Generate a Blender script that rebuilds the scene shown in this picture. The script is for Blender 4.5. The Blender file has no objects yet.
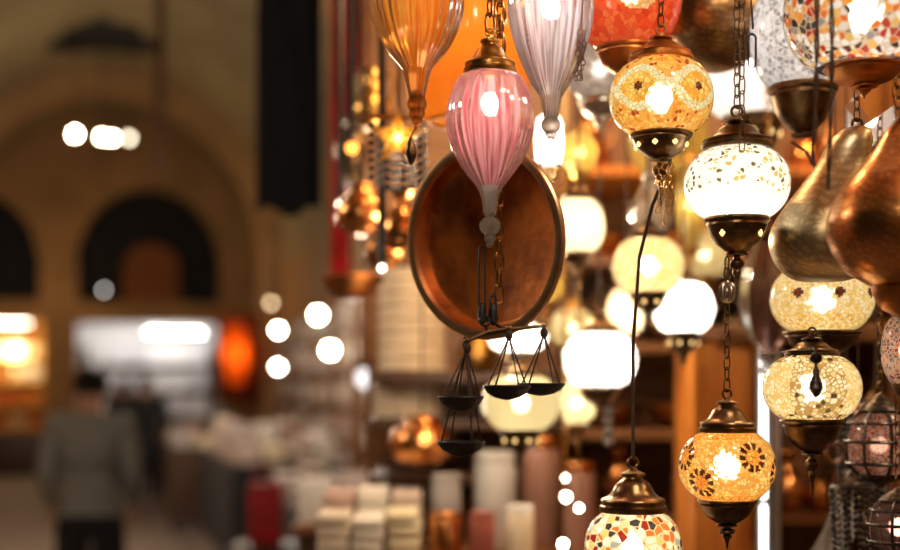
import bpy, bmesh, math, random
from mathutils import Vector, Matrix
random.seed(7)
PI = math.pi
C = bpy.context.scene.collection
SC = bpy.context.scene
CAMZ, F, HOR = 1.6, 1250.0, 385.0

def P(px, py, d):
    return Vector(((px-450)/F*d, d, CAMZ-(py-HOR)/F*d))

# hall frame: the aisle runs towards pixel x = 110
AN = math.atan((450-110)/F)
def H(u, v, z=0.0):
    return Vector((-math.sin(AN)*u+math.cos(AN)*v, math.cos(AN)*u+math.sin(AN)*v, z))
HM = Matrix.Rotation(AN, 4, 'Z')          # local (x=v, y=u, z) -> world
def FW(px, py, u):                         # point (v,z) seen at that pixel on the plane u = const
    x = (px-450)/F
    du, dv = -math.sin(AN)*x+math.cos(AN), math.cos(AN)*x+math.sin(AN)
    t = u/du
    return t*dv, CAMZ-(py-HOR)/F*t

# ------------------------------------------------------------------ materials
def newmat(name):
    m = bpy.data.materials.new(name); m.use_nodes = True
    nt = m.node_tree; nt.nodes.clear()
    out = nt.nodes.new('ShaderNodeOutputMaterial')
    return m, nt, out
def N(nt, t, **kw):
    n = nt.nodes.new(t)
    for k, v in kw.items():
        if hasattr(n, k): setattr(n, k, v)
        else: n.inputs[k].default_value = v
    return n
def c4(c): return (c[0], c[1], c[2], 1)

def principled(name, col, rough=.5, metal=0.0, noise=0.25, nscale=30, bump=0.0, bscale=60, col2=None, spec=.5):
    m, nt, out = newmat(name); L = nt.links.new
    b = N(nt, 'ShaderNodeBsdfPrincipled')
    b.inputs['Roughness'].default_value = rough; b.inputs['Metallic'].default_value = metal
    b.inputs['Specular IOR Level'].default_value = spec
    tc = N(nt, 'ShaderNodeTexCoord')
    nz = N(nt, 'ShaderNodeTexNoise'); nz.inputs['Scale'].default_value = nscale; nz.inputs['Detail'].default_value = 4
    L(tc.outputs['Object'], nz.inputs['Vector'])
    rp = N(nt, 'ShaderNodeValToRGB')
    c2 = col2 or tuple(x*(1-noise) for x in col)
    rp.color_ramp.elements[0].color = c4(c2); rp.color_ramp.elements[0].position = .35
    rp.color_ramp.elements[1].color = c4(col); rp.color_ramp.elements[1].position = .65
    L(nz.outputs['Fac'], rp.inputs['Fac']); L(rp.outputs['Color'], b.inputs['Base Color'])
    if bump:
        n2 = N(nt, 'ShaderNodeTexNoise'); n2.inputs['Scale'].default_value = bscale
        L(tc.outputs['Object'], n2.inputs['Vector'])
        bp = N(nt, 'ShaderNodeBump'); bp.inputs['Strength'].default_value = bump; bp.inputs['Distance'].default_value = .002
        L(n2.outputs['Fac'], bp.inputs['Height']); L(bp.outputs['Normal'], b.inputs['Normal'])
    L(b.outputs[0], out.inputs[0]); return m

def engraved(name, col, col2, rough=.3, scale=70):
    """hammered / chased metal: Voronoi scrolls in bump and patina"""
    m, nt, out = newmat(name); L = nt.links.new
    b = N(nt, 'ShaderNodeBsdfPrincipled'); b.inputs['Metallic'].default_value = 1; b.inputs['Roughness'].default_value = rough
    tc = N(nt, 'ShaderNodeTexCoord')
    v = N(nt, 'ShaderNodeTexVoronoi', feature='DISTANCE_TO_EDGE'); v.inputs['Scale'].default_value = scale
    L(tc.outputs['Object'], v.inputs['Vector'])
    nz = N(nt, 'ShaderNodeTexNoise'); nz.inputs['Scale'].default_value = 14; nz.inputs['Detail'].default_value = 6
    L(tc.outputs['Object'], nz.inputs['Vector'])
    w = N(nt, 'ShaderNodeTexWave', wave_type='RINGS'); w.inputs['Scale'].default_value = scale*.5; w.inputs['Distortion'].default_value = 9
    L(tc.outputs['Object'], w.inputs['Vector'])
    mul = N(nt, 'ShaderNodeMath', operation='MULTIPLY'); L(v.outputs['Distance'], mul.inputs[0]); L(w.outputs['Fac'], mul.inputs[1])
    rp = N(nt, 'ShaderNodeValToRGB'); rp.color_ramp.elements[0].position = .02; rp.color_ramp.elements[1].position = .12
    rp.color_ramp.elements[0].color = c4(col2); rp.color_ramp.elements[1].color = c4(col)
    L(mul.outputs[0], rp.inputs['Fac'])
    mx = N(nt, 'ShaderNodeMix', data_type='RGBA'); mx.inputs[7].default_value = c4(tuple(.5*a+.5*b_ for a, b_ in zip(col, col2)))
    L(nz.outputs['Fac'], mx.inputs[0]); L(rp.outputs['Color'], mx.inputs[6]); L(mx.outputs[2], b.inputs['Base Color'])
    bp = N(nt, 'ShaderNodeBump'); bp.inputs['Strength'].default_value = .18; bp.inputs['Distance'].default_value = .001
    L(mul.outputs[0], bp.inputs['Height']); L(bp.outputs['Normal'], b.inputs['Normal'])
    L(b.outputs[0], out.inputs[0]); return m

def shell(nt, out, colsock, transp, gloss=1.0, diff=.25, normal=None, rough=.12, refr=0.0, rn=None, rrough=.4):
    """thin lit glass: translucent + a little diffuse, part clear, fresnel gloss"""
    L = nt.links.new
    tl = N(nt, 'ShaderNodeBsdfTranslucent'); df = N(nt, 'ShaderNodeBsdfDiffuse')
    tr = N(nt, 'ShaderNodeBsdfTransparent'); gl = N(nt, 'ShaderNodeBsdfGlossy'); gl.inputs['Roughness'].default_value = rough
    for n in (tl, df, tr): L(colsock, n.inputs['Color'])
    m1 = N(nt, 'ShaderNodeMixShader'); m1.inputs[0].default_value = diff
    L(tl.outputs[0], m1.inputs[1]); L(df.outputs[0], m1.inputs[2])
    m2 = N(nt, 'ShaderNodeMixShader'); m2.inputs[0].default_value = transp
    L(m1.outputs[0], m2.inputs[1]); L(tr.outputs[0], m2.inputs[2])
    if refr:
        rf = N(nt, 'ShaderNodeBsdfRefraction'); rf.inputs['IOR'].default_value = 1.25; rf.inputs['Roughness'].default_value = rrough
        wm = N(nt, 'ShaderNodeMix', data_type='RGBA'); wm.inputs[0].default_value = .5; wm.inputs[7].default_value = (1, .97, .9, 1)
        L(colsock, wm.inputs[6]); L(wm.outputs[2], rf.inputs['Color'])
        if rn is not None: L(rn, rf.inputs['Normal'])
        m4 = N(nt, 'ShaderNodeMixShader'); m4.inputs[0].default_value = refr
        L(m2.outputs[0], m4.inputs[1]); L(rf.outputs[0], m4.inputs[2]); m2 = m4
    fr = N(nt, 'ShaderNodeFresnel'); fr.inputs['IOR'].default_value = 1.5
    fm = N(nt, 'ShaderNodeMath', operation='MULTIPLY'); fm.inputs[1].default_value = gloss
    L(fr.outputs[0], fm.inputs[0])
    m3 = N(nt, 'ShaderNodeMixShader'); L(fm.outputs[0], m3.inputs[0])
    L(m2.outputs[0], m3.inputs[1]); L(gl.outputs[0], m3.inputs[2])
    if normal is not None:
        for n in (gl, df): L(normal, n.inputs['Normal'])
    L(m3.outputs[0], out.inputs[0])

def mosaic(name, pal, scale=170, grout=(.25, .15, .06), gw=.05, transp=.12, pos=None, refr=.13):
    """glass tile mosaic. pal: colours in equal (or given) shares"""
    m, nt, out = newmat(name); L = nt.links.new
    tc = N(nt, 'ShaderNodeTexCoord')
    v = N(nt, 'ShaderNodeTexVoronoi', feature='F1'); v.inputs['Scale'].default_value = scale
    e = N(nt, 'ShaderNodeTexVoronoi', feature='DISTANCE_TO_EDGE'); e.inputs['Scale'].default_value = scale
    L(tc.outputs['Object'], v.inputs['Vector']); L(tc.outputs['Object'], e.inputs['Vector'])
    sp = N(nt, 'ShaderNodeSeparateColor'); L(v.outputs['Color'], sp.inputs[0])
    rp = N(nt, 'ShaderNodeValToRGB'); rp.color_ramp.interpolation = 'CONSTANT'
    el = rp.color_ramp.elements
    n = len(pal)
    el[0].color = c4(pal[0]); el[0].position = 0
    el[1].color = c4(pal[1 % n]); el[1].position = pos[1] if pos else 1/n
    for i in range(2, n):
        x = el.new(pos[i] if pos else i/n); x.color = c4(pal[i])
    L(sp.outputs[0], rp.inputs['Fac'])
    lt = N(nt, 'ShaderNodeMath', operation='LESS_THAN'); lt.inputs[1].default_value = gw
    L(e.outputs['Distance'], lt.inputs[0])
    mx = N(nt, 'ShaderNodeMix', data_type='RGBA'); mx.inputs[7].default_value = c4(grout)
    L(lt.outputs[0], mx.inputs[0]); L(rp.outputs['Color'], mx.inputs[6])
    ge = N(nt, 'ShaderNodeNewGeometry'); sb = N(nt, 'ShaderNodeVectorMath', operation='SUBTRACT'); sb.inputs[1].default_value = (.5, .5, .5)
    L(v.outputs['Color'], sb.inputs[0])
    sc_ = N(nt, 'ShaderNodeVectorMath', operation='SCALE'); sc_.inputs['Scale'].default_value = .52; L(sb.outputs[0], sc_.inputs[0])
    ad = N(nt, 'ShaderNodeVectorMath', operation='ADD'); L(ge.outputs['Normal'], ad.inputs[0]); L(sc_.outputs[0], ad.inputs[1])
    nm = N(nt, 'ShaderNodeVectorMath', operation='NORMALIZE'); L(ad.outputs[0], nm.inputs[0])
    shell(nt, out, mx.outputs[2], transp*.25, refr=refr, rn=nm.outputs[0], rrough=.2); return m

def frosted(name, col, transp=.1, gloss=1.0):
    m, nt, out = newmat(name); L = nt.links.new
    tc = N(nt, 'ShaderNodeTexCoord'); nz = N(nt, 'ShaderNodeTexNoise'); nz.inputs['Scale'].default_value = 40
    L(tc.outputs['Object'], nz.inputs['Vector'])
    rp = N(nt, 'ShaderNodeValToRGB'); rp.color_ramp.elements[0].color = c4(tuple(.88*x for x in col)); rp.color_ramp.elements[1].color = c4(col)
    L(nz.outputs['Fac'], rp.inputs['Fac'])
    shell(nt, out, rp.outputs['Color'], transp*.5, gloss, refr=.12 if transp > .04 else 0, rrough=.3); return m

def clearglass(name, tint, edge, transp=.7, streak=None):
    """thin tinted glass, deeper colour where it is seen edge-on, streaks of colour down the ribs"""
    m, nt, out = newmat(name); L = nt.links.new
    lw = N(nt, 'ShaderNodeLayerWeight'); lw.inputs['Blend'].default_value = .45
    mx = N(nt, 'ShaderNodeMix', data_type='RGBA'); mx.inputs[6].default_value = c4(tint); mx.inputs[7].default_value = c4(edge)
    L(lw.outputs['Facing'], mx.inputs[0])
    tc = N(nt, 'ShaderNodeTexCoord'); gr = N(nt, 'ShaderNodeTexGradient', gradient_type='RADIAL'); L(tc.outputs['Object'], gr.inputs[0])
    sx = N(nt, 'ShaderNodeSeparateXYZ'); L(tc.outputs['Object'], sx.inputs[0])
    m1_ = N(nt, 'ShaderNodeMath', operation='MULTIPLY'); m1_.inputs[1].default_value = 62; L(gr.outputs['Fac'], m1_.inputs[0])
    m2_ = N(nt, 'ShaderNodeMath', operation='MULTIPLY'); m2_.inputs[1].default_value = 14; L(sx.outputs['Z'], m2_.inputs[0])
    mp = N(nt, 'ShaderNodeCombineXYZ'); L(m1_.outputs[0], mp.inputs[0]); L(m2_.outputs[0], mp.inputs[1])
    nz = N(nt, 'ShaderNodeTexNoise'); nz.inputs['Scale'].default_value = 1; nz.inputs['Detail'].default_value = 3
    L(mp.outputs[0], nz.inputs['Vector'])
    rp = N(nt, 'ShaderNodeValToRGB'); rp.color_ramp.elements[0].position = .40; rp.color_ramp.elements[1].position = .58
    rp.color_ramp.elements[0].color = c4(streak or tuple(.6*x for x in tint)); rp.color_ramp.elements[1].color = (1, 1, 1, 1)
    L(nz.outputs['Fac'], rp.inputs['Fac'])
    mm = N(nt, 'ShaderNodeMix', data_type='RGBA', blend_type='MULTIPLY'); mm.inputs[0].default_value = .8
    L(mx.outputs[2], mm.inputs[6]); L(rp.outputs['Color'], mm.inputs[7])
    bp = N(nt, 'ShaderNodeBump'); bp.inputs['Strength'].default_value = .5; bp.inputs['Distance'].default_value = .002
    L(nz.outputs['Fac'], bp.inputs['Height'])
    shell(nt, out, mm.outputs[2], transp, .6, .15, bp.outputs['Normal'], .07, refr=.3, rn=bp.outputs['Normal'], rrough=.22); return m

def emit(name, col, s):
    m, nt, out = newmat(name)
    e = N(nt, 'ShaderNodeEmission'); e.inputs['Color'].default_value = c4(col); e.inputs['Strength'].default_value = s
    nt.links.new(e.outputs[0], out.inputs[0]); return m
_em = {}
def bulbmat(col, s):
    k = (tuple(col), s)
    if k not in _em: _em[k] = emit('bulb_%d' % len(_em), col, s)
    return _em[k]

def wood(name, a, b, scale=6, rough=.45, axis=2):
    m, nt, out = newmat(name); L = nt.links.new
    p = N(nt, 'ShaderNodeBsdfPrincipled'); p.inputs['Roughness'].default_value = rough
    tc = N(nt, 'ShaderNodeTexCoord'); mp = N(nt, 'ShaderNodeMapping')
    s = [scale*6]*3; s[axis] = scale*.5; mp.inputs['Scale'].default_value = s
    L(tc.outputs['Object'], mp.inputs[0])
    nz = N(nt, 'ShaderNodeTexNoise'); nz.inputs['Scale'].default_value = 1; nz.inputs['Detail'].default_value = 6; nz.inputs['Distortion'].default_value = .6
    L(mp.outputs[0], nz.inputs['Vector'])
    rp = N(nt, 'ShaderNodeValToRGB'); rp.color_ramp.elements[0].color = c4(b); rp.color_ramp.elements[1].color = c4(a)
    rp.color_ramp.elements[0].position = .3; rp.color_ramp.elements[1].position = .7
    L(nz.outputs['Fac'], rp.inputs['Fac']); L(rp.outputs['Color'], p.inputs['Base Color']); L(p.outputs[0], out.inputs[0]); return m

M = dict(
 brass=principled('brass', (.72, .40, .11), .28, 1, .45, 60, .15, 200),
 bronze=principled('bronze', (.33, .20, .10), .3, 1, .6, 50, .2, 200),
 darkbronze=principled('dark_bronze', (.20, .12, .06), .35, 1, .6, 50, .2, 200),
 copper=principled('copper', (.85, .36, .12), .25, 1, .4, 25, .15, 120),
 oldcopper=principled('old_copper', (.62, .24, .07), .38, 1, .55, 18, .2, 90),
 iron=principled('black_iron', (.035, .035, .04), .45, .6, .4, 60),
 chain=principled('chain_metal', (.20, .12, .06), .35, 1, .5, 60),
 goldchain=principled('gold_chain', (.75, .45, .15), .3, 1, .3, 60),
 silver=principled('silver', (.75, .72, .68), .3, 1, .3, 30),
 silverdrop=engraved('chased_silver_gilt', (.86, .70, .46), (.50, .38, .22), .38, 70),
 copperdrop=engraved('chased_copper', (.90, .42, .16), (.42, .17, .06), .27, 110),
 darkdrop=engraved('chased_dark_bronze', (.46, .27, .12), (.14, .07, .03), .33, 80),
 plaster=principled('plaster', (.42, .25, .115), .9, 0, .3, 1.1),
 vault=principled('vault_plaster', (.36, .29, .16), .9, 0, .35, .9),
 rib=principled('rib_stone', (.44, .27, .13), .9, 0, .25, 1.5),
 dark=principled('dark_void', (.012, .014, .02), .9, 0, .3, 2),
 floor=principled('stone_floor', (.22, .17, .14), .65, 0, .3, 1.6, spec=.2),
 niche=principled('niche_plaster', (.26, .09, .025), .8, 0, .3, 2),
 white=principled('white_paint', (.80, .79, .78), .7, 0, .08, 4),
 grey=principled('grey_paint', (.42, .41, .41), .7, 0, .2, 4),
 cream=principled('cream_paper', (.80, .66, .50), .8, 0, .15, 20),
 woodor=wood('orange_wood', (.72, .25, .03), (.48, .14, .015)),
 woodbr=wood('brown_wood', (.28, .11, .035), (.12, .045, .015)),
 wooddk=wood('dark_wood', (.085, .035, .016), (.03, .013, .007)),
 woodx=wood('plank_wood', (.30, .13, .045), (.15, .06, .02), axis=0),
 navy=principled('navy_cloth', (.012, .013, .022), .9, 0, .4, 12, .3, 80),
 redcloth=principled('red_cloth', (.62, .016, .012), .8, 0, .4, 9, .3, 80),
 crimson=principled('crimson_cloth', (.45, .01, .015), .7, 0, .3, 9),
 skin=principled('skin', (.52, .28, .19), .6, 0, .1, 20),
 sweater=principled('grey_knit', (.25, .265, .26), .95, 0, .25, 40, .3, 120),
 trousers=principled('black_denim', (.012, .013, .018), .9, 0, .3, 40),
 blackcoat=principled('black_coat', (.014, .015, .02), .9, 0, .3, 30),
 hair=principled('dark_hair', (.012, .009, .007), .6, 0, .3, 80),
 shoe=principled('shoe_leather', (.02, .016, .014), .5, 0, .3, 40),
 alu=principled('aluminium', (.55, .55, .55), .4, .9, .15, 30),
 bead=principled('grey_bead', (.42, .45, .50), .15, .6, .3, 30),
 darkbead=principled('dark_bead', (.06, .07, .09), .2, .4, .4, 30),
 amberleather=principled('amber_hide', (.75, .30, .06), .4, 0, .25, 22),
 filigree=engraved('dark_filigree', (.17, .15, .14), (.03, .025, .025), .35, 120),
 orangecloth=principled('orange_cloth', (.75, .15, .02), .8, 0, .3, 9),
 stringy=principled('cord_brown', (.06, .03, .018), .7, 0, .3, 60),
)
G = dict(
 pink=clearglass('pink_glass', (.94, .47, .52), (.85, .34, .42), .20, (.50, .10, .16)),
 amber=clearglass('amber_glass', (.97, .60, .15), (.86, .42, .07), .25, (.75, .36, .06)),
 lilac=clearglass('clear_lilac_glass', (.96, .93, .95), (.72, .62, .67), .28, (.40, .32, .38)),
 clear=clearglass('clear_glass', (.98, .98, .98), (.72, .70, .68), .55, (.85, .82, .8)),
 smoke=clearglass('smoky_glass', (.55, .40, .36), (.15, .09, .08), .75),
 crackle=mosaic('grey_crackle_glass', [(.62, .60, .58), (.45, .43, .42), (.78, .77, .75), (.34, .32, .31)], 140, (.9, .88, .85), .05, .35),
 white=frosted('white_glass', (.97, .95, .90), .10),
 warm=frosted('warm_white_glass', (.96, .84, .52), .10),
 yellow=frosted('yellow_glass', (.95, .70, .22), .08),
 lace=mosaic('lace_mosaic', [(.95, .92, .84), (.62, .44, .12), (.95, .93, .86), (.16, .11, .05), (.95, .9, .8), (.55, .40, .14)], 160, (.93, .88, .75), .12, .08, (0, .26, .42, .64, .78, .90)),
 lacelow=mosaic('pale_mosaic', [(.97, .96, .93), (.90, .88, .80)], 150, (.85, .78, .6), .04, .08),
 amberchip=mosaic('amber_chip_mosaic', [(.85, .42, .07), (.80, .28, .03), (.90, .56, .16), (.42, .06, .015), (.88, .50, .11)], 210, (.70, .36, .08), .06, .10, (0, .3, .52, .80, .9)),
 palegreen=mosaic('pale_green_mosaic', [(.84, .82, .58), (.92, .88, .66), (.76, .74, .48)], 150, (.60, .46, .16), .05, .14),
 eye=mosaic('orange_eye_tiles', [(.93, .55, .08), (.88, .40, .05), (.95, .66, .2)], 170, (.6, .3, .05), .06, .12),
 darkred=mosaic('dark_red_tiles', [(.07, .005, .003), (.12, .008, .004)], 170, (.1, .02, .01), .06, .04),
 flowerbg=mosaic('honey_chip_mosaic', [(.92, .56, .14), (.95, .70, .28), (.88, .42, .06), (.80, .30, .04)], 260, (.60, .32, .08), .09, .14),
 orangechip=mosaic('orange_chip_mosaic', [(.90, .36, .05), (.85, .28, .03), (.93, .50, .10)], 260, (.5, .16, .03), .09, .10),
 redglass=mosaic('red_mosaic', [(.85, .10, .035), (.75, .06, .025), (.88, .18, .07)], 120, (.55, .06, .02), .02, .06),
 multired=mosaic('pale_and_red_mosaic', [(.9, .84, .62), (.86, .72, .36), (.5, .05, .02), (.92, .88, .7)], 180, (.75, .5, .2), .08, .12, (0, .4, .72, .82)),
 multi=mosaic('multicolour_mosaic', [(.95, .94, .90), (.78, .18, .02), (.80, .76, .66), (.025, .03, .05), (.85, .52, .14), (.5, .03, .02), (.90, .36, .04), (.30, .29, .29)], 125, (.72, .55, .34), .06, .14, (0, .24, .36, .48, .61, .72, .80, .90)),
 multi2=mosaic('tile_mosaic', [(.95, .93, .84), (.80, .20, .04), (.90, .87, .74), (.03, .035, .06), (.90, .66, .22), (.36, .02, .015), (.40, .41, .43)], 100, (.88, .70, .38), .07, .10, (0, .24, .38, .54, .66, .76, .87)),
 cream=mosaic('cream_mosaic', [(.95, .80, .46), (.93, .74, .36), (.96, .86, .58), (.88, .60, .22)], 200, (.72, .45, .14), .06, .12),
 goldlace=mosaic('gold_lace_mosaic', [(.90, .76, .44), (.84, .62, .27), (.10, .05, .02), (.93, .84, .58), (.50, .28, .08)], 170, (.45, .26, .08), .09, .12, (0, .3, .52, .66, .86)),
 redlace=mosaic('red_lace_mosaic', [(.62, .25, .16), (.8, .5, .36), (.35, .08, .05), (.25, .2, .18)], 210, (.75, .6, .5), .08, .12),
)

# ------------------------------------------------------------------ mesh helpers
def bmn(): return bmesh.new()
def obj(name, bm, mats, parent=None, loc=(0, 0, 0), smooth=35, rot=None):
    me = bpy.data.meshes.new(name); bm.normal_update(); bm.to_mesh(me); bm.free()
    for m in (mats if isinstance(mats, (list, tuple)) else [mats]): me.materials.append(m)
    if smooth:
        me.polygons.foreach_set('use_smooth', [True]*len(me.polygons)); me.set_sharp_from_angle(angle=math.radians(smooth))
    o = bpy.data.objects.new(name, me); C.objects.link(o); o.location = loc
    if rot: o.rotation_euler = rot
    if parent: o.parent = parent
    return o
def tag(o, label, cat, group=None, kind=None):
    o['label'] = label; o['category'] = cat
    if group: o['group'] = group
    if kind: o['kind'] = kind
    return o
def thing(name, label, cat, loc=(0, 0, 0), group=None, rz=0):
    o = bpy.data.objects.new(name, None); C.objects.link(o); o.location = loc; o.rotation_euler.z = rz
    o.empty_display_size = .05
    return tag(o, label, cat, group)
def struct(name, bm, m, mat4=None, smooth=0):
    if mat4 is not None: bmesh.ops.transform(bm, matrix=mat4, verts=bm.verts)
    o = obj(name, bm, m, smooth=smooth); o['kind'] = 'structure'; return o

def lathe(bm, prof, n=32, rib=0, amp=0.0, center=(0, 0, 0), mi=0, bend=None, paint=None):
    rows = []
    for (r, z) in prof:
        if r < 1e-6:
            c = Vector((0, 0, z))
            if bend: c = bend(c)
            rows.append([bm.verts.new(c+Vector(center))])
        else:
            row = []
            for i in range(n):
                a = 2*PI*i/n - PI/2
                rr = r*(1+amp*math.cos(rib*a)) if rib else r
                c = Vector((rr*math.cos(a), rr*math.sin(a), z))
                if bend: c = bend(c)
                row.append(bm.verts.new(c+Vector(center)))
            rows.append(row)
    for a, b in zip(rows, rows[1:]):
        for i in range(n):
            j = (i+1) % n
            if len(a) == 1 and len(b) == 1: continue
            if len(a) == 1: vs = (a[0], b[j], b[i])
            elif len(b) == 1: vs = (a[i], a[j], b[0])
            else: vs = (a[i], a[j], b[j], b[i])
            try: f = bm.faces.new(vs)
            except ValueError: continue
            f.material_index = mi
            if paint:
                f.material_index = paint(f.calc_center_median()-Vector(center))
    return bm
def box(bm, lo, hi, mi=0, mat4=None):
    x0, y0, z0 = lo; x1, y1, z1 = hi
    vs = [Vector((x, y, z)) for z in (z0, z1) for y in (y0, y1) for x in (x0, x1)]
    if mat4 is not None: vs = [mat4 @ v for v in vs]
    vs = [bm.verts.new(v) for v in vs]
    for q in ((0, 2, 3, 1), (4, 5, 7, 6), (0, 1, 5, 4), (2, 6, 7, 3), (0, 4, 6, 2), (1, 3, 7, 5)):
        bm.faces.new([vs[i] for i in q]).material_index = mi
    return bm
def bevbox(bm, lo, hi, b=.01):
    t = bmesh.new(); box(t, lo, hi)
    bmesh.ops.bevel(t, geom=t.edges[:], offset=b, segments=2, affect='EDGES', profile=.6)
    me = bpy.data.meshes.new('t'); t.to_mesh(me); t.free(); bm.from_mesh(me); bpy.data.meshes.remove(me); return bm
def tube(bm, pts, r, n=8, mi=0, cap=True):
    pts = [Vector(p) for p in pts]; rows = []
    for i, p in enumerate(pts):
        t = (pts[min(i+1, len(pts)-1)]-pts[max(i-1, 0)]).normalized()
        x = t.orthogonal().normalized() if i == 0 else (px_ - t*px_.dot(t)).normalized()
        px_ = x; y = t.cross(x)
        rr = r[i] if isinstance(r, (list, tuple)) else r
        rows.append([bm.verts.new(p+rr*(math.cos(2*PI*k/n)*x+math.sin(2*PI*k/n)*y)) for k in range(n)])
    for a, b in zip(rows, rows[1:]):
        for k in range(n):
            bm.faces.new((a[k], a[(k+1) % n], b[(k+1) % n], b[k])).material_index = mi
    if cap: bm.faces.new(rows[0][::-1]).material_index = mi; bm.faces.new(rows[-1]).material_index = mi
    return bm
def ball(bm, c, r, n=12, sz=1.0, mi=0):
    m = max(6, n//2)
    return lathe(bm, [(max(0, r*math.cos(-PI/2+PI*i/m)) if 0 < i < m else 0, sz*r*math.sin(-PI/2+PI*i/m)) for i in range(m+1)], n, center=c, mi=mi)
def ring(bm, c, R, r, axis='Y', n=20, k=6, stretch=1.0, rotz=0.0):
    rows = []
    for i in range(n):
        a = 2*PI*i/n; row = []
        for j in range(k):
            b = 2*PI*j/k
            rad = R+r*math.cos(b)
            v = Vector((rad*math.cos(a), r*math.sin(b), rad*math.sin(a)))
            v.z += (stretch-1)*R*math.copysign(1, math.sin(a)) if abs(math.sin(a)) > 1e-6 else 0
            if axis == 'Z': v = Vector((v.x, v.z, v.y))
            if rotz: v = Matrix.Rotation(rotz, 3, 'Z') @ v
            row.append(bm.verts.new(v+Vector(c)))
        rows.append(row)
    for i in range(n):
        a, b = rows[i], rows[(i+1) % n]
        for j in range(k):
            bm.faces.new((a[j], a[(j+1) % k], b[(j+1) % k], b[j]))
    return bm
def chain(bm, z0, z1, x=0, y=0, L=.016, w=.0042, r=.0011):
    """links from z0 up to z1"""
    n = max(1, int((z1-z0)/(L*.82))); p = (z1-z0)/n
    for i in range(n):
        ring(bm, (x, y, z0+p*(i+.5)), w, r, n=10, k=4, stretch=max(1.01, (p*1.22/2)/w), rotz=(PI/2*(i % 2)+.4))
    return bm

# ------------------------------------------------------------------ lantern builder
TOP = 2.95     # underside of the stall's plank canopy
def globe_prof(R, Hh, nt=.55, nb=.58, n=36, pw=.72):
    ft = math.acos(nt**(1/pw)); fb = math.acos(nb**(1/pw))
    out = []
    for i in range(n+1):
        f = -fb+(ft+fb)*i/n
        out.append((R*math.cos(f)**pw, Hh*math.sin(f)/math.sin(max(ft, fb))))
    return out
def cap_prof(w, h):
    return [(w*.9, -.03*h), (w, -.02*h), (w*1.04, .04*h), (w*1.04, .12*h), (w*.97, .15*h), (w*.97, .23*h), (w*1.0, .25*h), (w*.97, .29*h), (w*.80, .34*h), (w*.68, .42*h), (w*.60, .52*h),
            (w*.53, .63*h), (w*.42, .70*h), (w*.30, .75*h), (w*.28, .79*h), (w*.38, .83*h), (w*.38, .88*h), (w*.24, .92*h), (w*.13, .96*h), (w*.12, 1.0*h), (0, 1.0*h)]
def cup_prof(w, h):
    return [(w*.9, .03*h), (w*1.03, .03*h), (w*1.05, -.03*h), (w*1.02, -.09*h), (w*.96, -.11*h), (w*.97, -.18*h), (w*.93, -.22*h), (w*.84, -.45*h), (w*.66, -.66*h),
            (w*.42, -.82*h), (w*.30, -.88*h), (w*.36, -.92*h), (w*.36, -.96*h), (w*.2, -1.0*h), (0, -1.0*h)]
def fin_prof(w, h):
    return [(w*.5, 0.02*h), (w*.5, -.05*h), (w, -.13*h), (w*1.05, -.2*h), (w*.9, -.28*h), (w*.45, -.34*h), (w*.62, -.4*h), (w*.62, -.46*h), (w*.35, -.54*h), (w*.22, -.75*h), (w*.1, -.97*h), (0, -1.0*h)]

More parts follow.
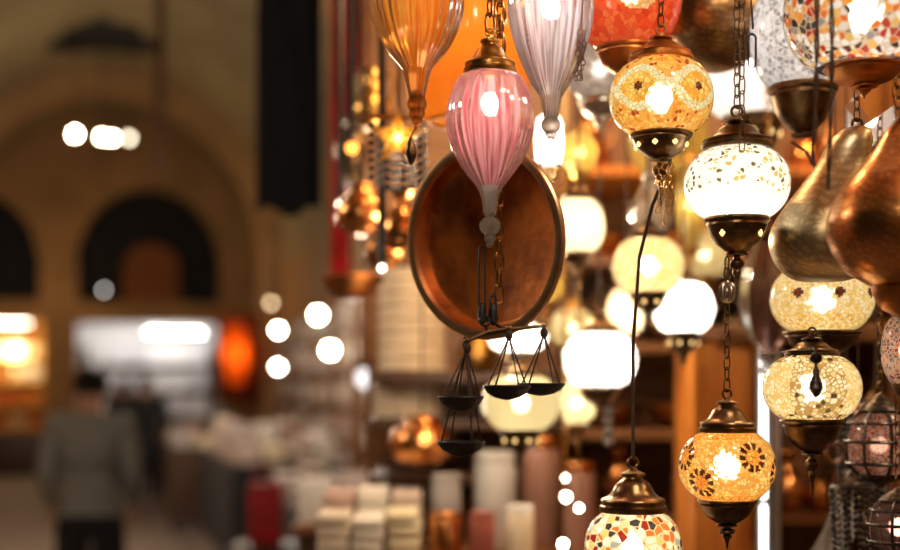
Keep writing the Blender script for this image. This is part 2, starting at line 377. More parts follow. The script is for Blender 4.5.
def lantern(name, label, px, py, d, R, Hh, gmats, cap=None, cup=None, fin=None, top=TOP, bulb=30, bcol=(1, .78, .45), paint=None,
            metal='bronze', metal2=None, hang='chain', hx=0, nt=.55, nb=.58, group=None, glow_beads=0, br=.018, seg=56, n=30, cat='lantern', pw=.72, rows=None,
            bz=0.0, rz=0.0):
    k = d/F; R, Hh = R*k, Hh*k
    cw, ch = (cap[0]*k, cap[1]*k) if cap else (0, 0)
    uw, uh = (cup[0]*k, cup[1]*k) if cup else (0, 0)
    fw, fh = (fin[0]*k, fin[1]*k) if fin else (0, 0)
    zb = Hh+uh+fh
    c = P(px, py, d)
    t = thing(name, label, cat, c-Vector((0, 0, zb)), group)
    O = (0, 0, zb)
    g = lathe(bmn(), globe_prof(R, Hh, nt, nb, n, pw), seg, paint=paint and (lambda q: paint(q.x/R, q.y/R, q.z/Hh)))
    obj('globe', g, gmats, t, O, 60, (0, 0, rz))
    br *= .68; bulb *= 2.1
    obj('bulb', ball(bmn(), (0, 0, 0), br, 24), bulbmat(bcol, round(bulb, 1)), t, (0, 0, zb+bz*Hh))
    mt = M[metal]; m2 = M[metal2 or metal]
    ztop = zb+Hh
    if cap:
        bm = lathe(bmn(), cap_prof(cw, ch), 40); obj('cap', bm, mt, t, (0, 0, zb+Hh))
        b2 = bmn()
        for i in range(36):
            a = 2*PI*i/36; ball(b2, (cw*1.0*math.cos(a), cw*1.0*math.sin(a), .095*ch), cw*.05, 6)
        obj('beaded_rim', b2, mt, t, (0, 0, zb+Hh))
        ztop += ch
        lp = ring(bmn(), (0, 0, cw*.16), cw*.16, cw*.045); obj('hanging_loop', lp, mt, t, (0, 0, ztop)); ztop += cw*.28
    if hang and top:
        za = top-(c.z-zb)
        if hang == 'chain':
            obj('hanger_chain', chain(bmn(), ztop, za), M['chain'], t)
        elif hang == 'gold':
            obj('hanger_chain', chain(bmn(), ztop, za, L=.02, w=.0055, r=.0014), M['goldchain'], t)
        else:
            m_ = random.uniform(-.004, .004); ox_, oy_ = hx if hx else (0, 0)
            obj('hanger_cord', tube(bmn(), [(0, 0, ztop), (m_, 0, ztop*.6+za*.4), (-m_+.2*ox_, .1*oy_, ztop*.3+za*.7), (.55*ox_, .5*oy_, ztop*.13+za*.87), (ox_, oy_, za)], .0022, 6), M['stringy'], t)
    if cup:
        bm = lathe(bmn(), cup_prof(uw, uh), 40); co = obj('cup', bm, m2, t, (0, 0, zb-Hh))
        if glow_beads:  # emissive beads stand in for bulb light through holes in the cup
            for i in range(glow_beads):
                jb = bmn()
                a = 2*PI*(i+.5)/glow_beads-PI/2
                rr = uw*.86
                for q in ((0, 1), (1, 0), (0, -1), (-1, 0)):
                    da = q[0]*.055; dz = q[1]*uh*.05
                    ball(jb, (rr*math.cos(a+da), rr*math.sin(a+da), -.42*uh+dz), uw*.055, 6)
                ball(jb, (rr*math.cos(a), rr*math.sin(a), -.42*uh), uw*.07, 6); obj('glow_bead', jb, bulbmat((1, .62, .22), 2.5), co)
    if fin:
        obj('finial', lathe(bmn(), fin_prof(fw, fh), 24), m2, t, (0, 0, fh))
    return t

def dist_on(x, y, z, th, zc):
    """distance on a unit globe between a face and a motif centre (th degrees from the viewer, right positive)"""
    a = math.atan2(x, -y); da = (a-math.radians(th)+PI) % (2*PI)-PI
    return da, z-zc
def flowers(centres, asp):
    def f(x, y, z):
        rr = math.hypot(x, y)
        for th, zc in centres:
            da, dz = dist_on(x, y, z, th, zc)
            u, v = da*rr, dz*asp
            r = math.hypot(u, v)
            if r < .30:
                an = math.atan2(v, u)
                if .16 < r and math.cos(an*10) > -.45: return 1
                if r < .17: return 2
        return 2 if abs(z) > .8 else 0
    return f

# ================================================================== THE HALL (setting)
UW = 24.0
ZS, VA, VB = 3.6, 2.75, 3.0        # vault springing height, half width, rise
def vz(v, a=VA, b=VB): return ZS+b*math.sqrt(max(0, 1-(v/a)**2))
# floor
bm = bmn(); box(bm, (-7, -3, -.12), (7, 30, 0)); struct('floor', bm, M['floor'], HM)
# vault with a roof-light slot in the crown
bm = bmn(); nv = 40
vv = [-VA*math.cos(PI*i/nv) for i in range(nv+1)]
slot_u = (17.6, 19.4)
us = [-3, 4, 8, 12, 15, *[slot_u[0]+(slot_u[1]-slot_u[0])*i/8 for i in range(9)], 21, 24.2]
for ui, (u0, u1) in enumerate(zip(us, us[1:])):
    for a, b in zip(vv, vv[1:]):
        if (((a+b)/2+.1)/.72)**2+(((u0+u1)/2-18.5-.35*(((a+b)/2+.1)/.72)**2)/.85)**2 < 1: continue
        za, zb = vz(a), vz(b)
        q = [bm.verts.new(x) for x in ((a, u0, za), (a, u1, za), (b, u1, zb), (b, u0, zb))]
        bm.faces.new(q)
        q = [bm.verts.new(x) for x in ((a*1.08, u0, za+.25), (b*1.08, u0, zb+.25), (b*1.08, u1, zb+.25), (a*1.08, u1, za+.25))]
        bm.faces.new(q)
struct('ceiling', bm, M['vault'], HM, 50)
bm = bmn(); box(bm, (-.85, slot_u[0]-.1, vz(0)+.02), (.65, slot_u[1]+.1, vz(0)+.9)); 
struct('window_1', bm, M['dark'], HM)
# transverse stone ribs
def rib(u0, u1, th, nm):
    bm = bmn()
    for a, b in zip(vv, vv[1:]):
        def p(v, k, u):
            s = 1-k/VA
            return (v*s, u, ZS+(vz(v)-ZS)*(1-k/VB))
        P8 = [bm.verts.new(x) for x in (p(a, -.05, u0), p(b, -.05, u0), p(b, th, u0), p(a, th, u0), p(a, -.05, u1), p(b, -.05, u1), p(b, th, u1), p(a, th, u1))]
        for q in ((0, 3, 2, 1), (4, 5, 6, 7), (3, 7, 6, 2)): bm.faces.new([P8[i] for i in q])
    for s in (-1, 1):
        x0, x1 = sorted((s*(VA+.05), s*(VA-th))); box(bm, (x0, u0, 0), (x1, u1, ZS))
    struct(nm, bm, M['rib'], HM, 30)
rib(20.4, 21.2, .34, 'trim_1'); rib(11.2, 12.0, .3, 'trim_2')
# side walls
bm = bmn(); box(bm, (-VA-.3, 3, 0), (-VA, 19, ZS+.05)); struct('wall_left', bm, M['plaster'], HM)
bm = bmn(); box(bm, (VA, -3, 0), (VA+.3, 24.2, ZS+.05)); struct('wall_right', bm, M['plaster'], HM)
bm = bmn(); box(bm, (-7, -3.3, 0), (7, -3, 7)); struct('wall_back', bm, M['plaster'], HM)

# far wall, with two arched tympanums and shop openings
def arch_at(pxc, half, ytop, yspr):
    vc = FW(pxc, 300, UW)[0]; v1 = FW(pxc+half, 300, UW)[0]
    return vc, v1-vc, FW(pxc, ytop, UW)[1], FW(pxc, yspr, UW)[1]
A1 = arch_at(150, 70, 188, 262); A2 = arch_at(-32, 70, 188, 262)
ZF = FW(110, 302, UW)[1]; ZL = FW(110, 322, UW)[1]
def archtop(v):
    for vc, hw, zt, zs in (A1, A2):
        x = (v-vc)/hw
        if abs(x) < 1: return zs+(zt-zs)*math.sqrt(1-x*x)
    return None
WS = (FW(78, 300, UW)[0], FW(222, 300, UW)[0])      # the white shop's opening
LS = (FW(-110, 300, UW)[0], FW(44, 300, UW)[0])     # the yellow shop's opening
bm = bmn(); v = -4.6; st = .06
while v < 4.6:
    a, b = v, v+st; m_ = (a+b)/2
    at_ = archtop(m_)
    ta, tb = (archtop(a) or at_ or ZF), (archtop(b) or at_ or ZF)
    segs = [(ta if at_ else ZF, tb if at_ else ZF, 7.0, 7.0)]
    segs.append((ZL, ZL, ZF, ZF))
    if not (WS[0] < m_ < WS[1] or LS[0] < m_ < LS[1]): segs.append((0, 0, ZL, ZL))
    for z0a, z0b, z1a, z1b in segs:
        q = [bm.verts.new(x) for x in ((a, UW, z0a), (b, UW, z0b), (b, UW, z1b), (a, UW, z1a), (a, UW+.5, z0a), (b, UW+.5, z0b), (b, UW+.5, z1b), (a, UW+.5, z1a))]
        for f in ((0, 1, 2, 3), (0, 4, 5, 1), (3, 2, 6, 7)): bm.faces.new([q[i] for i in f])
    v += st
struct('wall_far', bm, M['plaster'], HM)
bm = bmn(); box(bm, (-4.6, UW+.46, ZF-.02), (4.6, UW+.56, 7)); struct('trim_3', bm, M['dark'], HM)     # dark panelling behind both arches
# small arched orange-brown niche inside the right tympanum
vc, hw = FW(152, 270, UW)[0], .52
bm = bmn(); zt = FW(152, 242, UW)[1]; n_ = 20
pts = [(vc-hw, ZF), (vc+hw, ZF)]+[(vc+hw*math.cos(PI*i/n_), zt-hw+hw*math.sin(PI*i/n_)) for i in range(n_+1)]
fr = [bm.verts.new((x, UW+.25, z)) for x, z in pts]; bk = [bm.verts.new((x, UW+.46, z)) for x, z in pts]
bm.faces.new(fr)
for i in range(len(pts)): j = (i+1) % len(pts); bm.faces.new((fr[i], fr[j], bk[j], bk[i]))
struct('window_2', bm, M['niche'], HM)
# shop rooms behind the openings
def room(nm, v0, v1, dep, m):
    bm = bmn()
    box(bm, (v0-.1, UW+dep, 0), (v1+.1, UW+dep+.1, ZL+.1)); box(bm, (v0-.1, UW+.5, 0), (v0, UW+dep, ZL+.1)); box(bm, (v1, UW+.5, 0), (v1+.1, UW+dep, ZL+.1))
    box(bm, (v0-.1, UW+.5, ZL), (v1+.1, UW+dep, ZL+.1)); struct(nm, bm, m, HM)
room('wall_shop', WS[0], WS[1], 1.4, M['white'])
room('wall_shop_yellow', LS[0], LS[1], 1.4, principled('yellow_paint', (.80, .50, .14), .7, 0, .2, 3))

def hthing(name, label, cat, u, v, z=0, group=None): return thing(name, label, cat, H(u, v, z), group, AN)
def tube_light(label, pxa, pxb, y, u, s, col, rod=0):
    (va, z), (vb, _) = FW(pxa, y, u), FW(pxb, y, u); w = abs(vb-va)
    t = hthing('ceiling_tube_lamp', label, 'lamp', u, (va+vb)/2, z)
    b = bmn(); bevbox(b, (-w/2, -.04, .04), (w/2, .04, .10), .008); obj('housing', b, M['white'], t)
    b = bmn(); tube(b, [(-w/2+.02, 0, 0.015), (w/2-.02, 0, .015)], .022, 10); obj('tube', b, bulbmat(col, s), t)
    b = bmn()
    for sx in (-1, 1): box(b, (sx*w/2-.012, -.02, -.01), (sx*w/2+.012, .02, .05))
    obj('socket', b, M['white'], t)
    b = bmn()
    for sx in (-.35, .35): tube(b, [(sx*w, 0, .10), (sx*w, 0, ZL-z)], .006, 6)
    obj('hanger', b, M['grey'], t)
    return t
tube_light('bright white tube lamp above the far white shop', 147, 203, 333, UW+.6, 22, (1, .97, .93))
tube_light('bright tube lamp over the yellow shop at the left edge', -40, 30, 323, UW+.6, 18, (1, .9, .72))

# shelves and folded linen in the white shop
def hshelf(label, u, v0, v1, zs, dep, m, group=None, nm='shelf_unit'):
    t = hthing(nm, label, 'shelf', u, (v0+v1)/2)
    w = (v1-v0)/2
    for z in zs:
        b = bmn(); box(b, (-w, 0, z-.06), (w, dep, z)); obj('shelf_board', b, m, t)
    for s in (-1, 1):
        b = bmn(); box(b, (s*w-.02, 0, 0), (s*w+.02, dep, max(zs)+.35)); obj('upright', b, m, t)
    return t
zsh = [1.0, 1.5, 2.0]
hshelf('white shelves of folded linen inside the far shop', UW+.95, WS[0]+.12, WS[1]-.12, zsh, .4, M['wooddk'])
k_ = 0
lin = [principled('linen_%d' % i, c, .9, 0, .15, 8) for i, c in enumerate(((.88, .87, .86), (.74, .73, .75), (.84, .82, .80), (.62, .61, .64)))]
rown = ['lowest', 'second lowest', 'third', 'top']
for ri, z in enumerate(zsh):
    n_ = 6
    for i in range(n_):
        w = (WS[1]-WS[0]-.36)/n_
        hh = random.choice((.33, .36, .38))
        b = bmn()
        for s in range(4): bevbox(b, (-w/2+.02, 0, s*hh/4), (w/2-.02, .34, (s+1)*hh/4-.004), .012)
        o = obj('linen_stack', b, random.choice(lin), None, H(UW+.98, WS[0]+.18+w*(i+.5), z+.001), rot=(0, 0, AN))
        tag(o, 'stack of pale folded linen on the %s shelf of the far white shop' % ('lowest', 'middle', 'top')[ri], 'linen', 'folded linen on the %s shelf' % ('lowest', 'middle', 'top')[ri])
# counter under it
t = hthing('shop_counter', 'low brown wooden counter in front of the white shop', 'counter', UW+.3, (WS[0]+WS[1])/2)
b = bmn(); bevbox(b, (-1.15, -.25, 0), (1.15, .15, .80), .01); obj('counter_body', b, M['woodbr'], t)
b = bmn(); bevbox(b, (-1.2, -.28, .80), (1.2, .18, .85), .01); obj('counter_top', b, M['woodx'], t)

# yellow shop: display cabinet with goods
hshelf('yellow lit shelves of boxes at the left edge', UW+.9, LS[0]+.1, LS[1]-.06, [.85, 1.25, 1.7, 2.15], .4, principled('yellow_board', (.75, .46, .12), .6, 0, .2, 5), nm='display_shelves')
for ri, z in enumerate((.85, 1.25, 1.7, 2.15)):
    for i in range(5):
        v = LS[1]-.22-.3*i; b = bmn(); hh = random.uniform(.16, .30); bevbox(b, (-.12, 0, 0), (.12, .3, hh), .01)
        o = obj('gift_box', b, random.choice((M['cream'], M['orangecloth'], lin[0], M['woodor'])), None, H(UW+.95, v, z+.001), rot=(0, 0, AN))
        tag(o, 'small box on the %s shelf of the yellow shop' % rown[ri], 'box', 'boxes on the %s yellow shelf' % rown[ri])
t = hthing('shop_counter', 'dark counter below the yellow shop at the left edge', 'counter', UW-.3, LS[1]-.75)
b = bmn(); bevbox(b, (-.9, -.3, 0), (.85, .2, .74), .01); obj('counter_body', b, M['wooddk'], t)
b = bmn(); bevbox(b, (-.95, -.35, .74), (.9, .24, .78), .01); obj('counter_top', b, M['woodbr'], t)

# hall lamps: the row of round bulbs up under the vault, and the ones over the stalls at the right
def bulb_lamp(label, px, py, d, r, s, col, zt, group=None):
    c = P(px, py, d); t = thing('hanging_bulb_lamp', label, 'lamp', c-Vector((0, 0, r)), group)
    obj('glass_bulb', ball(bmn(), (0, 0, 0), r, 16), bulbmat(col, s), t, (0, 0, r))
    obj('socket', lathe(bmn(), [(r*.5, 0), (r*.55, r*.3), (r*.5, r*1.2), (r*.2, r*1.5), (0, r*1.5)], 16), M['iron'], t, (0, 0, r*1.8))
    obj('hanger_cord', tube(bmn(), [(0, 0, r*3.2), (0, 0, zt-c.z+r)], .008, 6), M['iron'], t)
    return t
WW = (1, .86, .62)
for i, (px, lab) in enumerate(((75, 'leftmost bright bulb of the four under the vault'), (102, 'second bulb from the left of the four under the vault'), (112, 'third bulb from the left of the four under the vault'), (129, 'rightmost bulb of the four under the vault'))):
    bulb_lamp(lab, px, (134, 137, 138, 138)[i], 17.2, (.042, .04, .04, .04)[i], (130, 60, 60, 12)[i], WW, 6.3)
bulb_lamp('large bright round bulb over the right stalls, highest one', 318, 315, 12.5, .045, 120, WW, 5.2)
bulb_lamp('large bright round bulb, lowest and nearest over the right stalls', 330, 350, 11.5, .045, 120, WW, 5.0)
bulb_lamp('bright round bulb left of the two larger ones', 278, 330, 15, .035, 120, WW, 5.0)
bulb_lamp('softer round bulb just below the left bright one', 278, 367, 15.6, .036, 60, (1, .9, .75), 5.0)
bulb_lamp('dim round bulb above the others at the right stalls', 271, 303, 16, .03, 10, (1, .7, .4), 5.0)
bulb_lamp('faint grey bulb in front of the dark arch', 104, 290, 20, .03, 7, (.9, .85, .8), 6.0)

# glowing orange paper lantern by the white shop
t = hthing('paper_lantern', 'glowing orange paper lantern beside the far white shop', 'lantern', *(lambda p: (20.4, p[0], p[1]))(FW(236, 385, 20.4)))
b = lathe(bmn(), [(.09, 0)]+[(.13+.07*math.sin(PI*i/12)+(.012 if i % 2 else 0), .04+.9*i/12) for i in range(13)]+[(.09, .98)], 24); obj('paper_shade', b, frosted('orange_paper', (.9, .18, .015), .02, 0), t)
obj('bulb', ball(bmn(), (0, 0, 0), .05, 10), bulbmat((1, .6, .3), 55), t, (0, 0, .5))
obj('top_ring', ring(bmn(), (0, 0, .98), .09, .01, 'Z'), M['iron'], t); obj('hanger_cord', tube(bmn(), [(0, 0, .98), (0, 0, 3.4)], .006, 6), M['iron'], t)
def cloth(name, label, px0, px1, y0, y1, d, m, waves=4, amp=.02, thick=.006, cat='textile', bottom=0.0, ztop=None):
    a, b_ = P(px0, y1, d), P(px1, y1, d); zt = ztop or P(px0, y0, d).z
    w = b_.x-a.x; h = zt-a.z; bm = bmn(); nx, nz = 40, 24
    V = [[None]*(nx+1) for _ in range(nz+1)]
    for j in range(nz+1):
        for i in range(nx+1):
            u_ = i/nx; z = h*j/nz
            zz = z+(bottom*math.sin(u_*9)*(1-j/nz))
            V[j][i] = bm.verts.new((w*(u_-.5), amp*math.sin(u_*waves*2*PI+.7*j/nz)*(1.2-j/nz*.6)+.004*math.sin(13*u_+j*.4), zz))
    for j in range(nz):
        for i in range(nx): bm.faces.new((V[j][i], V[j][i+1], V[j+1][i+1], V[j+1][i]))
    bmesh.ops.solidify(bm, geom=bm.faces[:], thickness=thick)
    o = obj(name, bm, m, None, ((a.x+b_.x)/2, d, a.z), 60); tag(o, label, cat); return o

cloth('hanging_cloth', 'red and orange cloth hung beside the orange paper lantern', 216, 264, 312, 405, 20.5, principled('rust_cloth', (.30, .07, .02), .8, 0, .4, 5), 5, .03)
cloth('hanging_shawl', 'long black shawl hanging at the side of the lamp stall', 256, 322, 0, 212, 4.6, M['navy'], 5, .02, bottom=.02, ztop=3.25)
cloth('hanging_shawl', 'long narrow red shawl hanging behind the beads', 330, 350, 0, 296, 4.2, M['redcloth'], 3, .012, bottom=.02, ztop=3.25)
cloth('hanging_shawl', 'short bright red shawl hanging at the top beside the amber glass lamp', 344, 366, 0, 72, 3.9, M['redcloth'], 3, .012, bottom=.02, ztop=3.25)
t = thing('hanging_rail', 'dark pole carrying the shawls above the stall side', 'rail', (0, 0, 3.25))
obj('pole', tube(bmn(), [(-.95, 4.6, .02), (.1, 4.6, .02)], .018, 10), M['iron'], t)
obj('pole', tube(bmn(), [(-.6, 4.2, .02), (.1, 4.2, .02)], .018, 10), M['iron'], t)
obj('pole', tube(bmn(), [(-.45, 3.9, .02), (.1, 3.9, .02)], .018, 10), M['iron'], t)
obj('bracket', tube(bmn(), [(.05, 3.4, -.18), (.05, 3.4, .0), (.05, 4.7, .02)], .018, 10), M['iron'], t)
# dark rod hanging from the vault at upper left
c = P(160, 170, 12); o = obj('hanging_rod', tube(bmn(), [(0, 0, 0), (0, 0, 5.9-c.z)], .045, 10), M['wooddk'], None, c); tag(o, 'dark rod hanging down from the vault', 'rod')

# ------------------------------------------------------------------ goods tables down the aisle
goods = [principled('goods_%d' % i, c, .8, 0, .2, 8) for i, c in enumerate(((.72, .64, .54), (.62, .50, .44), (.80, .76, .70), (.60, .42, .38), (.50, .47, .46), (.78, .68, .48), (.35, .20, .16)))]
def table(label, u0, u1, v0, v1, z, m=None, cloth_=None):
    t = hthing('market_table', label, 'table', (u0+u1)/2, (v0+v1)/2)
    hx, hy = (v1-v0)/2, (u1-u0)/2
    b = bmn(); bevbox(b, (-hx, -hy, z-.04), (hx, hy, z), .008); obj('table_top', b, m or M['woodbr'], t)
    for sx in (-1, 1):
        for sy in (-1, 1):
            b = bmn(); box(b, (sx*(hx-.05)-.03, sy*(hy-.05)-.03, 0), (sx*(hx-.05)+.03, sy*(hy-.05)+.03, z-.04)); obj('leg', b, m or M['woodbr'], t)
    if cloth_:
        b = bmn(); box(b, (-hx-.01, -hy-.01, .12), (-hx, hy+.01, z-.01)); box(b, (-hx-.01, -hy-.012, .12), (hx, -hy-.002, z-.01)); obj('table_skirt', b, cloth_, t)
    return t
def piles(u0, u1, v0, v1, z, nu, nv_, hmin, hmax, where):
    for i in range(nu):
        for j in range(nv_):
            du, dv = (u1-u0)/nu, (v1-v0)/nv_
            w, l, hh = dv*.80, du*.78, random.uniform(hmin, hmax); b = bmn(); n_ = max(2, int(hh/.045))
            for s in range(n_):
                e = random.uniform(-.012, .012); bevbox(b, (-w/2+e, -l/2, s*hh/n_), (w/2+e, l/2, (s+1)*hh/n_-.003), .01)
            o = obj('folded_cloth_pile', b, random.choice(goods), None, H(u0+du*(i+.5), v0+dv*(j+.5), z+.001), rot=(0, 0, AN+random.uniform(-.06, .06)))
            tag(o, 'pile of folded cloth on the %s' % where, 'folded cloth', 'piles on the %s' % where)
table('long table of folded cloth beside the red bag', 5.3, 8.3, .98, 1.75, .92, M['wooddk'], M['blackcoat'])
piles(5.35, 8.25, 1.0, 1.73, .92, 7, 4, .06, .16, 'long near table')
table('table of pale goods farther down the right side', 10.2, 13.6, .95, 1.9, .95, M['wooddk'], M['blackcoat'])
piles(10.3, 13.5, 1.0, 1.85, .95, 7, 4, .10, .34, 'farther pale table')
table('dark display table standing in the aisle', 13.9, 16.1, .62, 1.15, .92, M['wooddk'], M['wooddk'])
piles(13.95, 16.05, .65, 1.12, .92, 4, 2, .08, .22, 'dark aisle table')
hshelf('tall wall shelves of boxes behind the right tables', 10.2, 2.0, 2.6, [.5, .9, 1.3, 1.7, 2.1], .4, M['woodbr'])
# wall shelves run along the wall: more units with boxes
for q, u in enumerate((11.4, 13.0, 14.6, 16.2, 17.8)):
    t = hthing('goods_shelves', 'wooden wall shelves crowded with boxes, number %s along the right wall' % ('one', 'two', 'three', 'four', 'five')[q], 'shelf', u, VA-.36)
    t['label'] = ('wall shelves of boxes nearest along the right wall', 'wall shelves of boxes second along the right wall', 'wall shelves of boxes third along the right wall', 'wall shelves of boxes fourth along the right wall', 'wall shelves of boxes deepest along the right wall')[q]
    for z in (.6, 1.0, 1.4, 1.8, 2.2):
        b = bmn(); box(b, (0, -.7, z-.03), (.34, .7, z)); obj('shelf_board', b, M['woodbr'], t)
        for j in range(5):
            hh = random.uniform(.16, .32); b = bmn(); bevbox(b, (-.13, -.11, 0), (.13, .11, hh), .01)
            o = obj('goods_box', b, random.choice(goods+[M['white'], M['cream']]), None, H(u-.56+.28*j, VA-.2, z+.001), rot=(0, 0, AN))
            tag(o, 'pale goods box on the wall shelves along the right side', 'box', 'boxes on the right wall shelves')
    for s in (-.7, .7):
        b = bmn(); box(b, (0, s-.02, 0), (.34, s+.02, 2.5)); obj('upright', b, M['woodbr'], t)
# red bag standing on a crate at the head of the near table
cb = P(266, 540, 6.3)
t = thing('fabric_bag', 'bright red fabric bag on a crate at the table end', 'bag', (cb.x, cb.y, .80))
b = bmn(); bevbox(b, (-.085, -.06, 0), (.085, .06, .31), .03); obj('bag_body', b, M['crimson'], t)
b = bmn(); tube(b, [(-.05, -.062, .29), (-.045, -.062, .38), (.045, -.062, .38), (.05, -.062, .29)], .008, 8); obj('handle', b, M['crimson'], t)
t = thing('wooden_crate', 'dark wooden crate under the red bag', 'crate', (cb.x, cb.y, 0))
for zz in (0, .16, .32, .48, .64):
    b = bmn(); box(b, (-.16, -.16, zz+.01), (.16, -.145, zz+.15)); box(b, (-.16, .145, zz+.01), (.16, .16, zz+.15)); box(b, (-.16, -.145, zz+.01), (-.145, .145, zz+.15)); box(b, (.145, -.145, zz+.01), (.16, .145, zz+.15)); obj('slat_band', b, M['wooddk'], t)
b = bmn(); box(b, (-.16, -.16, .79), (.16, .16, .80)); obj('lid', b, M['wooddk'], t)

# ------------------------------------------------------------------ people
def skin_bm(V, E, root=0, sub=2):
    me = bpy.data.meshes.new('s'); me.from_pydata([v[0] for v in V], E, []); o = bpy.data.objects.new('s', me); C.objects.link(o)
    o.modifiers.new('Skin', 'SKIN'); s = o.modifiers.new('Sub', 'SUBSURF'); s.levels = sub; s.render_levels = sub
    for i, v in enumerate(V):
        r = v[1]; me.skin_vertices[0].data[i].radius = r if isinstance(r, tuple) else (r, r)
        me.skin_vertices[0].data[i].use_root = (i == root)
    dg = bpy.context.evaluated_depsgraph_get(); dg.update()
    m2 = bpy.data.meshes.new_from_object(o.evaluated_get(dg)); bm = bmn(); bm.from_mesh(m2)
    bpy.data.objects.remove(o); bpy.data.meshes.remove(me); bpy.data.meshes.remove(m2); return bm
def join(a, b, mi=None):
    if mi is not None:
        for f in b.faces: f.material_index = mi
    me = bpy.data.meshes.new('j'); b.to_mesh(me); b.free(); a.from_mesh(me); bpy.data.meshes.remove(me)
def person(label, loc, rz, sc, top_m, leg_m, stride=.0, bend=.25, coat=False, spread=1.0):
    """figure facing +Y in its own frame, 1.75 m tall"""
    t = thing('person', label, 'person', loc, None, rz); t.scale = (sc, sc, sc)
    L_ = [1, -1]
    V = [((0, 0, .96), (.135, .10)), ((0, 0, 1.10), (.125, .095)), ((0, -.01, 1.28), (.155, .11)), ((0, -.005, 1.42), (.12, .085)),
         ((0, .005, 1.50), (.056, .056)), ((0, .02, 1.57), (.066, .078)), ((0, .025, 1.65), (.078, .098)), ((0, .015, 1.715), (.06, .075))]
    E = [(i, i+1) for i in range(7)]
    arms, legs = {}, {}
    for s in L_:
        sh = (.185*s, -.005, 1.425); el = (.255*s*spread, -.05-.03*s*stride, 1.15); wr = (.245*s*spread, -.05+bend+.1*s*stride, .965); pm = (.24*s*spread, -.03+bend+.1*s*stride, .90)
        b0 = len(V); V += [(sh, .058), (el, .043), (wr, .027), (pm, (.04, .02))]; E += [(3, b0), (b0, b0+1), (b0+1, b0+2), (b0+2, b0+3)]; arms[s] = (sh, el, wr, pm)
        hp = (.092*s, 0, .90); kn = (.10*s, .03+.14*s*stride, .50); an = (.10*s, -.03+.25*s*stride, .10); to = (.115*s, .13+.25*s*stride, .035)
        b0 = len(V); V += [(hp, .088), (kn, .058), (an, .038), (to, (.038, .028))]; E += [(0, b0), (b0, b0+1), (b0+1, b0+2), (b0+2, b0+3)]; legs[s] = (hp, kn, an, to)
    body = skin_bm(V, E)
    for s in L_:      # fingers and thumb
        pm = Vector(arms[s][3])
        for q in range(4):
            x0 = pm+Vector((0, (q-1.5)*.018, -.02)); ln = (.068, .078, .074, .058)[q]
            join(body, skin_bm([(x0, .0085), (x0+Vector((-.004*s, .004, -ln*.5)), .008), (x0+Vector((-.016*s, .008, -ln)), .0068)], [(0, 1), (1, 2)], 0, 1))
        x0 = pm+Vector((-.005*s, .03, .01))
        join(body, skin_bm([(x0, .010), (x0+Vector((-.012*s, .022, -.022)), .009), (x0+Vector((-.02*s, .026, -.048)), .0075)], [(0, 1), (1, 2)], 0, 1))
    f = bmn(); ball(f, (0, .128, 1.635), .014, 8, 1.5); ball(f, (.082, .015, 1.635), .02, 8, 1.5); ball(f, (-.082, .015, 1.635), .02, 8, 1.5); join(body, f)
    f = bmn(); ball(f, (.03, .113, 1.655), .010, 8); ball(f, (-.03, .113, 1.655), .010, 8); join(body, f, 1)
    f = bmn(); ball(f, (0, .110, 1.59), .018, 8, .35); join(body, f, 2)
    obj('body', body, [M['skin'], M['hair'], M['redcloth']], t, smooth=60)
    # hair
    hb = lathe(bmn(), [(0, .095)]+[(.092*math.sin(PI*i/20), .098*math.cos(PI*i/20)) for i in range(1, 11)]+[(.09, -.04), (.078, -.06)], 24)
    for v in hb.verts:
        v.co.y *= 1.16
        if v.co.y > .04 and v.co.z < .05: v.co.z = .05+(v.co.z-.05)*.15; v.co.y *= .96
        v.co += Vector((0, .012, 1.655)) + Vector((random.uniform(-.004, .004),)*3)
    bmesh.ops.solidify(hb, geom=hb.faces[:], thickness=.01); obj('hair', hb, M['hair'], t, smooth=60)
    g = .022
    V = [((0, 0, .995 if not coat else .50), (.165, .125) if not coat else (.20, .16)), ((0, 0, 1.07), (.165, .128)), ((0, 0, 1.17), (.160, .12)), ((0, -.01, 1.28), (.175, .13)), ((0, -.005, 1.43), (.13, .098)), ((0, .0, 1.485), (.078, .075))]
    E = [(i, i+1) for i in range(5)]
    for s in L_:
        sh, el, wr, pm = [Vector(x) for x in arms[s]]; b0 = len(V)
        V += [(sh, .078), (el, .062), (wr, .043)]; E += [(4, b0), (b0, b0+1), (b0+1, b0+2)]
    obj('coat' if coat else 'sweater', skin_bm(V, E, 1), top_m, t, smooth=60)
    V = [((0, 0, 1.12), (.14, .105)), ((0, 0, .95), (.20, .15))]; E = [(0, 1)]
    for s in L_:
        hp, kn, an, to = [Vector(x) for x in legs[s]]; b0 = len(V)
        V += [(hp, .118), (kn, .096), (an+Vector((0, 0, .01)), .062)]; E += [(1, b0), (b0, b0+1), (b0+1, b0+2)]
    obj('trousers', skin_bm(V, E, 1), leg_m, t, smooth=60)
    for s in L_:
        an, to = Vector(legs[s][2]), Vector(legs[s][3])
        obj('shoe', skin_bm([(an+Vector((0, -.03, -.055)), (.05, .04)), ((an+to)/2+Vector((0, 0, -.02)), (.052, .045)), (to+Vector((0, .01, .008)), (.05, .038))], [(0, 1), (1, 2)], 1), M['shoe'], t, smooth=60)
    return t
p = P(90, 400, 6.8); person('person in a grey sweater and black trousers walking away', (p.x, p.y, 0), AN-.12, .975, M['sweater'], M['trousers'], .12, .16, spread=.90)
p = P(146, 400, 15.8); person('person in a long black coat walking away, in the aisle ahead', (p.x, p.y, 0), AN, .98, M['blackcoat'], M['trousers'], .5, .1, True)
p = P(123, 400, 17.5); person('person in a black coat, half hidden by the grey sweater', (p.x, p.y, 0), AN+.1, .96, M['blackcoat'], M['trousers'], .3, .1, True)

